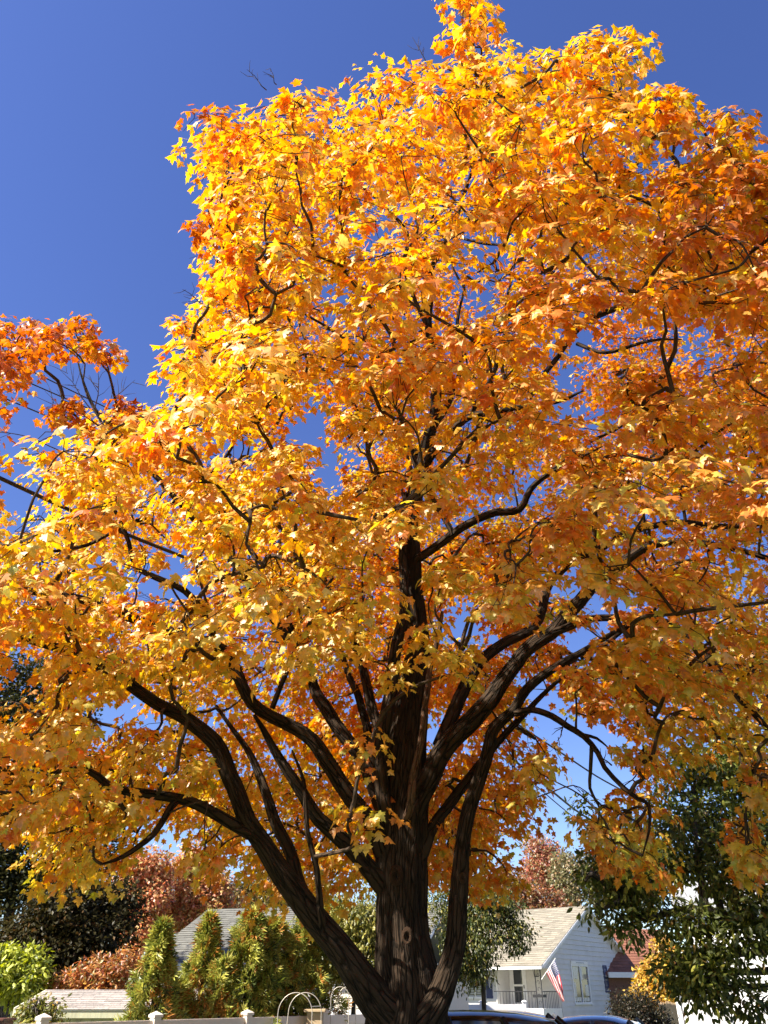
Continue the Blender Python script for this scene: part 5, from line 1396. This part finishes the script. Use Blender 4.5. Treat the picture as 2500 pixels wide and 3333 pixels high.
# ------------------------------------------------------------------ white vinyl fence in front of the shrubs
def post_mesh_set(parent, x, y, z0, ztop, s=.065, mw=M_WHITE):
    p = box('post', mw, parent, x - s, x + s, y - s, y + s, z0 - .1, ztop, .006)
    c = [(-1.25, 0), (-1.25, .035), (-1.05, .045), (0, .085)]
    vs, fs = [], []
    for k, (w, h) in enumerate(c[:3]):
        for (a, b) in ((-1, -1), (1, -1), (1, 1), (-1, 1)): vs.append((x + a * -w * s, y + b * -w * s, ztop + .001 + h))
    vs.append((x, y, ztop + .085))
    fs.append((3, 2, 1, 0))
    for k in range(2):
        for i in range(4): fs.append((k * 4 + i, k * 4 + (i + 1) % 4, k * 4 + 4 + (i + 1) % 4, k * 4 + 4 + i))
    for i in range(4): fs.append((8 + i, 8 + (i + 1) % 4, 12))
    obj('post_cap', pyd('post_cap', vs, fs), mw, p)
    return p


Y0 = 13.0
fa = np.array([-.370 * Y0, Y0]); fb = np.array([-.066 * 1.339 * Y0, 1.339 * Y0])
fd = (fb - fa) / 3; fl = np.linalg.norm(fd); fang = math.atan2(fd[1], fd[0])
fence = empty('vinyl_fence', (fa[0], fa[1], 0), fang, 'white vinyl panel fence with square capped posts running behind the trunk', 'fence')
ftop = EYE - .0282 * Y0
for t in range(-1, 6):
    gzp = ground_z(fa[1] + fd[1] * t)
    post_mesh_set(fence, t * fl, 0, gzp, ftop + .035, .065, M_WHITE_BOUNCE)
    if t == 5: break
    xa, xb = t * fl + .066, (t + 1) * fl - .066
    box('rail', M_WHITE_BOUNCE, fence, xa, xb, -.028, .028, ftop - .15, ftop, .008)
    box('rail', M_WHITE_BOUNCE, fence, xa, xb, -.028, .028, gzp + .06, gzp + .18, .008)
    nbd = 12
    for i in range(nbd):
        box('board', M_WHITE_BOUNCE, fence, xa + i * (xb - xa) / nbd + .002, xa + (i + 1) * (xb - xa) / nbd - .002, -.014, .010, gzp + .17, ftop - .148)

# second white fence with a gate by the porch
f2 = empty('vinyl_fence', (P(1512, 3270, 38).x, 38, 0), .12, 'low white vinyl fence and gate in front of the porch, behind the cars', 'fence')
f2top = P(1600, 3268, 38).z
for xx in (0, .72, 2.55): post_mesh_set(f2, xx, 0, ground_z(38), f2top + .06, .07)
for xa, xb in ((.07, .65), (.79, 2.48)):
    for za, zb in ((f2top - .42, f2top), (f2top - .86, f2top - .425), (f2top - 1.3, f2top - .865), (f2top - 1.7, f2top - 1.305)):
        box('board', M_WHITE, f2, xa, xb, -.03, .03, za, zb - .01, .008)

# sunlit white garden fence deep in the yard, rounded board tops
f3 = empty('garden_fence', (P(520, 3250, 23).x, 23, 0), .35, 'sunlit white board fence behind the gaps in the cedar shrubs', 'fence')
f3t = P(560, 3195, 23).z
for i in range(17):
    xa = i * .16
    hh = f3t - .12 * abs(math.sin(i * .39))
    me = pyd('board', [(xa, 0, ground_z(23)), (xa + .145, 0, ground_z(23)), (xa + .145, 0, hh - .05), (xa + .073, 0, hh), (xa, 0, hh - .05), (xa, .025, ground_z(23)), (xa + .145, .025, ground_z(23)), (xa + .145, .025, hh - .05), (xa + .073, .025, hh), (xa, .025, hh - .05)],
             [(0, 1, 2, 3, 4), (9, 8, 7, 6, 5), (0, 5, 6, 1), (1, 6, 7, 2), (2, 7, 8, 3), (3, 8, 9, 4), (4, 9, 5, 0)])
    obj('board', me, M_WHITE, f3)
box('rail', M_WHITE, f3, 0, 2.7, .026, .07, f3t - .6, f3t - .5)

# deck with white post, rail, striped chair; arches of the garden
dk = empty('deck', (P(1000, 3300, 26).x, 26, 0), -.2, 'white deck with tall corner post behind the fence, left of the trunk', 'deck')
zr = P(1070, 3292, 26).z
box('floor', M_TRIM, dk, -.4, 2.6, 0, 2.2, ground_z(26), zr - .55); box('post', M_WHITE, dk, .60, .74, 0, .14, zr - .54, P(1070, 3190, 26).z); box('rail', M_WHITE, dk, -.3, 2.5, .02, .12, zr - .1, zr + .02)
for i in range(18): box('baluster', M_WHITE, dk, -.25 + i * .155, -.21 + i * .155, .05, .09, zr - .54, zr - .1)
ch = empty('garden_chair', (P(1055, 3290, 25.2).x, 25.2, 0), .1, 'white garden chair with striped back beside the deck post', 'chair')
zc = P(1055, 3265, 25.2).z
M_STR = surf('purple_stripe_fabric', (.28, .12, .26), .8, .1, 20, .1)
for i in range(5): box('stripe', M_STR if i % 2 else M_TRIM, ch, -.2 + i * .08, -.2 + i * .08 + .078, -.012, .012, zc - .22, zc)
box('frame', M_WHITE, ch, -.23, .23, -.02, .02, zc + .001, zc + .04); box('frame', M_WHITE, ch, -.24, -.205, -.02, .02, ground_z(25.2), zc); box('frame', M_WHITE, ch, .205, .24, -.02, .02, ground_z(25.2), zc)
box('seat', M_TRIM, ch, -.2, .2, -.45, -.013, zc - .32, zc - .26)
for x in (-.2, .17): box('leg', M_WHITE, ch, x, x + .03, -.45, -.42, ground_z(25.2), zc - .321)
M_HOOP = surf('garden_hoop', (.50, .46, .40), .45, .1, 8, 0, metallic=.3)
for nm, a_px, b_px, t_py, Y, lab, dep in (('garden_arch', 905, 1016, 3231, 15.8, 'thin metal garden arch left of the deck post', .55), ('garden_arch', 1076, 1135, 3212, 17.4, 'thin metal garden arch partly hidden by the left limb', .45)):
    ar = empty(nm, (P((a_px + b_px) / 2, 3300, Y).x, Y, ground_z(Y)), 0, lab, 'garden arch')
    hw = (b_px - a_px) / 2 * Y / 2985; zt = P(a_px, t_py, Y).z - ground_z(Y)
    for k in (0, 1):
        a = np.linspace(math.pi, 0, 18)
        pth = np.vstack([[(-hw, k * dep, 0)], np.column_stack([np.cos(a) * hw + k * .12, np.full(18, k * dep), (zt - hw * 1.05) + np.sin(a) * hw * 1.05]), [(hw + k * .12, k * dep, 0)]])
        v, q, uv = tube_arrays(pth, np.full(len(pth), .0075), 6)
        obj('hoop', np_mesh('hoop', v, q, None, uv, True), M_HOOP, ar)
    for z_ in (zt - hw * .7, zt * .5):
        v, q, uv = tube_arrays(np.array([(hw * .9, 0, z_), (hw * .9 + .12, dep, z_)]), (.008, .008), 5); obj('crossbar', np_mesh('crossbar', v, q, None, uv), M_HOOP, ar)
pl = empty('wood_planter', (P(1026, 3300, 17.0).x, 17.0, ground_z(17)), 0, 'tan wooden planter post behind the fence near the arch', 'planter')
zt = P(1026, 3284, 17).z - ground_z(17)
box('post', M_TAN, pl, -.14, .14, -.14, .14, 0, zt - .05); box('cap', M_TAN, pl, -.2, .2, -.2, .2, zt - .049, zt, .01)
bn = empty('brown_bin', (P(10, 3320, 12.6).x, 12.6, ground_z(12.6)), 0, 'dark red brown bin top at the bottom left corner', 'bin')
zt = P(10, 3314, 12.6).z - ground_z(12.6)
M_BIN = surf('brown_plastic', (.12, .045, .03), .5, .15, 5, .05)
box('body', M_BIN, bn, -.22, .07, -.2, .2, 0, zt - .03, .01); box('lid', M_BIN, bn, -.25, .10, -.23, .23, zt - .029, zt, .008)

# ------------------------------------------------------------------ buildings and fences at the far right
bh = empty('brick_house', (P(2085, 3250, 58).x, 58, 0), .35, 'dark brown brick house with red brown roof behind the round bush', 'house')
z1 = P(2060, 3180, 58).z; z2 = P(2000, 3020, 60).z
bw = box('wall', M_BRICK, bh, -2.2, 4.5, 0, 6, ground_z(58) - .2, z1)
box('fascia', M_TRIM, bh, -2.4, 4.7, -.4, -.3, z1 - .05, z1 + .25)
rf = obj('roof', pyd('roof', [(-2.5, -.3, z1 + .02), (4.8, -.3, z1 + .02), (4.8, 3, z2), (-2.5, 3, z2), (4.8, 6.3, z1 + .02), (-2.5, 6.3, z1 + .02)], [(0, 1, 2, 3), (3, 2, 4, 5), (1, 4, 2), (0, 3, 5), (0, 5, 4, 1)]), M_TRIM, bh)
shingle_roof(rf, -2.5, 4.8, 0, Vector((0, 3.3, z2 - z1)).length, (0, -.3, z1 + .03), (1, 0, 0), Vector((0, 3.3, z2 - z1)).normalized(), .25, .4, (.25, .10, .06), 14)
zw = P(2085, 3225, 58).z
window(bw, M_TRIM, -.55, .45, zw - .7, zw + .5, 0, -1, 'x', trim=.08)
wh = empty('clapboard_house', (P(2262, 3200, 40).x, 40, 0), -.36, 'brightly sunlit white clapboard house behind the broadleaf tree', 'house')
z1 = P(2350, 2960, 40).z
wl = box('wall', M_TRIM, wh, 0, 9, 0, .2, ground_z(40) - .2, z1)
clap_wall(wl, M_WHITE, 0, 9, 0, ground_z(40) + .3, z1, .2)
rf = obj('roof', pyd('roof', [(-.4, -.5, z1), (9.4, -.5, z1), (9.4, 3, z1 + 1.6), (-.4, 3, z1 + 1.6), (9.4, 6.5, z1), (-.4, 6.5, z1)], [(0, 1, 2, 3), (3, 2, 4, 5), (1, 4, 2), (0, 3, 5), (0, 5, 4, 1)]), M_GREYD, wh)
box('wall', M_TRIM, wh, 0, .2, .21, 6, ground_z(40) - .2, z1); box('wall', M_TRIM, wh, 8.8, 9, .21, 6, ground_z(40) - .2, z1)
box('corner_board', M_TRIM, wh, -.03, .12, -.05, -.001, ground_z(40), z1)
pf = empty('tall_white_fence', (P(2215, 3300, 24).x, 24, 0), -.55, 'tall sunlit white vinyl fence at the bottom right corner', 'fence')
pt = P(2300, 3252, 24).z
for i in range(6):
    post_mesh_set(pf, i * 1.2, 0, ground_z(24), pt + .03, .06)
    if i < 5:
        for j in range(6): box('board', M_WHITE, pf, i * 1.2 + .062 + j * .18, i * 1.2 + .062 + j * .18 + .174, -.012, .012, ground_z(24), pt - .02)
sf_ = empty('stockade_fence', (P(2150, 3300, 34).x, 34, 0), .9, 'weathered wooden stockade fence beside the dark round bush', 'fence')
pt = P(2170, 3262, 34).z
for i in range(14):
    h = pt + random.uniform(-.03, .03)
    xa = i * .14
    me = pyd('board', [(xa, 0, ground_z(34)), (xa + .125, 0, ground_z(34)), (xa + .125, 0, h - .08), (xa + .062, 0, h), (xa, 0, h - .08), (xa, .02, ground_z(34)), (xa + .125, .02, ground_z(34)), (xa + .125, .02, h - .08), (xa + .062, .02, h), (xa, .02, h - .08)],
             [(0, 1, 2, 3, 4), (9, 8, 7, 6, 5), (0, 5, 6, 1), (1, 6, 7, 2), (2, 7, 8, 3), (3, 8, 9, 4), (4, 9, 5, 0)])
    obj('board', me, M_WOOD, sf_)
box('rail', M_WOOD, sf_, 0, 1.95, .021, .07, pt - .5, pt - .4)

# ------------------------------------------------------------------ cars
def car(name, loc, rz, paint, label, H=1.75, Lc=4.6, W=1.85, suv=True, rails=False, group=None):
    """body lofted from cross sections; greenhouse with glass, wheels, lamps, mirrors"""
    root = empty(name, loc, rz, label, 'car', group)
    hw = W / 2
    # side profile of the lower body (x, z top) and greenhouse
    bel = H * .56
    st = [(-.5, .30, bel * .80, .80), (-.485, .22, bel * .93, .92), (-.42, .20, bel, .98), (-.2, .20, bel, 1.0), (.12, .20, bel * .985, 1.0), (.24, .20, bel * .96, 1.0), (.40, .20, bel * .86, .96), (.48, .22, bel * .74, .86), (.5, .32, bel * .55, .74)]
    V, Fc = [], []
    for (x, z0, z1, w) in st:
        for (yy, zz) in ((-w * .9, z0), (-w, z0 + (z1 - z0) * .35), (-w * .99, z0 + (z1 - z0) * .75), (-w * .93, z1), (w * .93, z1), (w * .99, z0 + (z1 - z0) * .75), (w, z0 + (z1 - z0) * .35), (w * .9, z0)):
            V.append((x * Lc, yy * hw, zz))
    n = 8
    for i in range(len(st) - 1):
        for j in range(n): Fc.append((i * n + j, (i + 1) * n + j, (i + 1) * n + (j + 1) % n, i * n + (j + 1) % n))
    Fc += [tuple(range(n)), tuple(reversed([(len(st) - 1) * n + j for j in range(n)]))]
    me = pyd('body', V, Fc)
    bm = bmesh.new(); bm.from_mesh(me); bmesh.ops.recalc_face_normals(bm, faces=bm.faces)
    bm.to_mesh(me); bm.free()
    o = obj('body', me, paint, root, smooth=True)
    s = o.modifiers.new('smooth', 'SUBSURF'); s.levels = 1; s.render_levels = 2
    # roof shell
    rear, front = (-.44, .02) if suv else (-.26, .02)
    base_r, base_f = (-.485, .22) if suv else (-.40, .22)
    rx = np.linspace(rear, front, 9)
    V, Fc = [], []
    ys = np.linspace(-1, 1, 13)
    for i, x in enumerate(rx):
        t = i / 8
        crown_ = H - .055 * (2 * t - 1) ** 2 - (.05 * max(0, t - .7) / .3)
        for y in ys:
            V.append((x * Lc, y * hw * .76, crown_ - .055 * y ** 4 - .03 * y * y))
    for i in range(8):
        for j in range(12): Fc.append((i * 13 + j, (i + 1) * 13 + j, (i + 1) * 13 + j + 1, i * 13 + j + 1))
    m_ = pyd('roof', V, Fc)
    o = obj('roof', m_, paint, root, smooth=True); sd_ = o.modifiers.new('thick', 'SOLIDIFY'); sd_.thickness = .05; sd_.offset = -1
    zb = bel - .02

    def quad(nm, pts, mat):
        c = sum((Vector(p) for p in pts), Vector()) / 4
        nrm_ = (Vector(pts[1]) - Vector(pts[0])).cross(Vector(pts[3]) - Vector(pts[0])).normalized() * .02
        v_ = [Vector(p) for p in pts] + [Vector(p) - nrm_ for p in pts]
        return obj(nm, pyd(nm, v_, [(0, 1, 2, 3), (7, 6, 5, 4), (0, 4, 5, 1), (1, 5, 6, 2), (2, 6, 7, 3), (3, 7, 4, 0)]), mat, root)
    ht = H - .10
    quad('windscreen', [(base_f * Lc, -hw * .86, zb), (base_f * Lc, hw * .86, zb), (front * Lc - .02, hw * .72, ht), (front * Lc - .02, -hw * .72, ht)], M_GLASS)
    quad('rear_window', [(base_r * Lc, hw * .84, zb), (base_r * Lc, -hw * .84, zb), (rear * Lc + .02, -hw * .72, ht), (rear * Lc + .02, hw * .72, ht)], M_GLASS)
    for sgn in (-1, 1):
        xb0, xb1 = base_r * Lc + .10, base_f * Lc - .10
        xt0, xt1 = rear * Lc + .10, front * Lc - .08
        cut = [0, .36, .68, 1.0] if suv else [0, .48, 1.0]
        for k in range(len(cut) - 1):
            a, b = cut[k] + .015, cut[k + 1] - .015
            pts = [(xb0 + (xb1 - xb0) * a, sgn * hw * .92, zb), (xb0 + (xb1 - xb0) * b, sgn * hw * .92, zb), (xt0 + (xt1 - xt0) * b, sgn * hw * .755, ht), (xt0 + (xt1 - xt0) * a, sgn * hw * .755, ht)]
            quad('side_window', pts if sgn < 0 else pts[::-1], M_GLASS)
        for k in range(len(cut)):
            a = cut[k]
            pth = np.array([(xb0 + (xb1 - xb0) * a, sgn * hw * .925, zb), (xt0 + (xt1 - xt0) * a, sgn * hw * .755, ht + .03)])
            v, q, uv = tube_arrays(pth, (.045, .04), 6); obj('pillar', np_mesh('pillar', v, q, None, uv, True), paint, root)
        if rails:
            pth = np.array([(rear * Lc + .15, sgn * hw * .66, H - .03), (rear * Lc + .3, sgn * hw * .66, H + .015), (front * Lc - .45, sgn * hw * .66, H + .012), (front * Lc - .25, sgn * hw * .66, H - .04)])
            v, q, uv = tube_arrays(pth, (.018, .02, .02, .018), 6); obj('roof_rail', np_mesh('roof_rail', v, q, None, uv, True), M_IRON, root)
        box('mirror', paint, root, base_f * Lc - .35, base_f * Lc - .22, min(sgn * (hw + .02), sgn * (hw + .2)), max(sgn * (hw + .02), sgn * (hw + .2)), zb + .02, zb + .17, .03)
        box('headlight', M_CURT, root, Lc * .455, Lc * .487, min(sgn * hw * .55, sgn * hw * .82), max(sgn * hw * .55, sgn * hw * .82), bel * .58, bel * .70, .02)
        box('tail_light', MATS['flag_red'], root, -Lc * .497, -Lc * .47, min(sgn * hw * .6, sgn * hw * .86), max(sgn * hw * .6, sgn * hw * .86), bel * .66, bel * .86, .02)
        for wx in (-.30, .31):
            wl_ = empty('wheel', (wx * Lc, sgn * (hw - .10), .33)); wl_.parent = root
            a = np.linspace(0, 2 * math.pi, 25)[:-1]
            prof = [(.20, -.10), (.30, -.11), (.335, -.07), (.335, .07), (.30, .11), (.20, .10)]
            V = [(r * math.cos(t), y, r * math.sin(t)) for t in a for (r, y) in prof]
            Fc = [(i * 6 + j, i * 6 + (j + 1) % 6, ((i + 1) % 24) * 6 + (j + 1) % 6, ((i + 1) % 24) * 6 + j) for i in range(24) for j in range(6)]
            obj('tyre', pyd('tyre', V, Fc), M_WIRE, wl_, smooth=False)
            V = [(0, sgn * .07, 0)] + [((.2 if i % 2 else .19) * math.cos(t), sgn * (.06 if i % 2 else .09), .2 * math.sin(t)) for i, t in enumerate(a)]
            obj('rim', pyd('rim', V, [(0, 1 + i, 1 + (i + 1) % 24) for i in range(24)]), M_CH, wl_)
    return root


P_DARK = surf('black_brown_paint', (.012, .008, .006), .10, .08, 2, 0, coat=0, spec=.3)
P_SILV = surf('silver_paint', (.42, .42, .43), .25, .05, 2, 0, metallic=.5, coat=1.0)
P_BLUE = surf('slate_blue_paint', (.05, .065, .095), .25, .05, 2, 0, metallic=.3, coat=1.0)
zr_ = P(1700, 3289, 11.5).z
car('parked_car', (P(1880, 3300, 11.5).x - .35, 11.5, ground_z(11.5) + .006), -.10, P_DARK, 'glossy black brown car nearest the trunk, orange leaves mirrored in it', H=zr_ - ground_z(11.5), Lc=4.7, group='cars parked on the drive')
zr_ = P(1760, 3290, 17).z
car('parked_car', (P(1790, 3300, 17).x, 17, ground_z(17) + .006), -.25, P_SILV, 'silver car with shining roof behind the black brown car', H=zr_ - ground_z(17), Lc=4.4, group='cars parked on the drive')
zr_ = P(2010, 3304, 14.5).z
car('parked_car', (P(1990, 3300, 14.5).x + .3, 14.5, ground_z(14.5) + .006), -.35, P_BLUE, 'slate blue car in front of the dark round bush', H=zr_ - ground_z(14.5), Lc=4.3, suv=False, group='cars parked on the drive')

# ------------------------------------------------------------------ utility pole and wires
pole = empty('utility_pole', (P(1335, 2000, 15.5).x, 15.5, ground_z(15.5)), 0, 'wooden utility pole hidden behind the maple trunk, carrying the wires', 'utility pole')
v, q, uv = tube_arrays(np.array([(0, 0, -.2), (0, 0, 5), (0, 0, P(1335, 1800, 15.5).z - ground_z(15.5))]), (.15, .13, .11), 12)
obj('shaft', np_mesh('shaft', v, q, None, uv, True), M_DBARK, pole)
zt = P(1335, 1860, 15.5).z - ground_z(15.5)
box('crossarm', M_WOOD, pole, -.9, .9, -.17, -.11, zt - .06, zt + .06)
for x in (-.8, -.3, .3, .8):
    v, q, uv = tube_arrays(np.array([(x, -.14, zt + .06), (x, -.14, zt + .13), (x, -.14, zt + .2)]), (.05, .06, .03), 8); obj('insulator', np_mesh('insulator', v, q, None, uv, True), M_GREYD, pole)
W = [([(-400, 985, 7.6), (0, 1160, 8.6), (424, 1363, 10.2), (800, 1527, 12), (1335, 1790, 15.4)], .010, 'uppermost of the thin black wires crossing the sky at left'),
     ([(-400, 1025, 7.5), (0, 1204, 8.6), (434, 1392, 10.2), (800, 1543, 12), (1335, 1815, 15.4)], .010, 'second thin black wire crossing the sky at left, just below the uppermost'),
     ([(-400, 1115, 7.5), (0, 1290, 8.4), (265, 1401, 9.2), (656, 1570, 11), (1335, 1880, 15.4)], .010, 'third thin black wire at left, through the lower leaves'),
     ([(-400, 1380, 7.2), (0, 1556, 8.0), (193, 1645, 8.6), (468, 1762, 9.8), (997, 1965, 12.8), (1230, 2052, 14.6), (1330, 2090, 15.4)], .026, 'thick black cable descending from the left edge to the trunk'),
     ([(-300, 1985, 8.5), (0, 2030, 9.5), (400, 2058, 11), (709, 2075, 12.2), (1080, 2106, 14.2), (1335, 2135, 15.4)], .016, 'nearly level black cable crossing the leaves at left'),
     ([(1335, 2200, 15.4), (1553, 2377, 17.5), (1730, 2520, 20), (1905, 2658, 24), (2150, 2790, 32)], .028, 'thick black cable running down from the trunk into the right sky gap'),
     ([(1340, 2230, 15.4), (1553, 2395, 17.5), (1730, 2545, 20), (1890, 2675, 24), (2120, 2810, 32)], .014, 'thin wire just under the thick cable at right'),
     ([(1345, 2120, 15.4), (1683, 2356, 18.5), (1820, 2446, 20), (1965, 2540, 22.5), (2200, 2660, 28)], .022, 'upper black cable crossing the blue gap right of the trunk'),
     ([(1340, 2215, 15.4), (1574, 2234, 14.5), (1850, 2248, 13.5), (2100, 2261, 12.8), (2500, 2266, 12), (2800, 2262, 11)], .008, 'thin level wire running to the right edge')]
for pts, r, lab in W:
    pth, rr = smooth_path([P(*p) for p in pts], [r, r], .5)
    o0 = Vector(pth[0])
    v, q, uv = tube_arrays(pth - np.array(o0), rr, 6)
    o = obj('utility_wire', np_mesh('utility_wire', v, q, None, uv, True), M_WIRE, None, o0)
    tag(o, lab, 'wire', 'utility wires')
print('scene done')
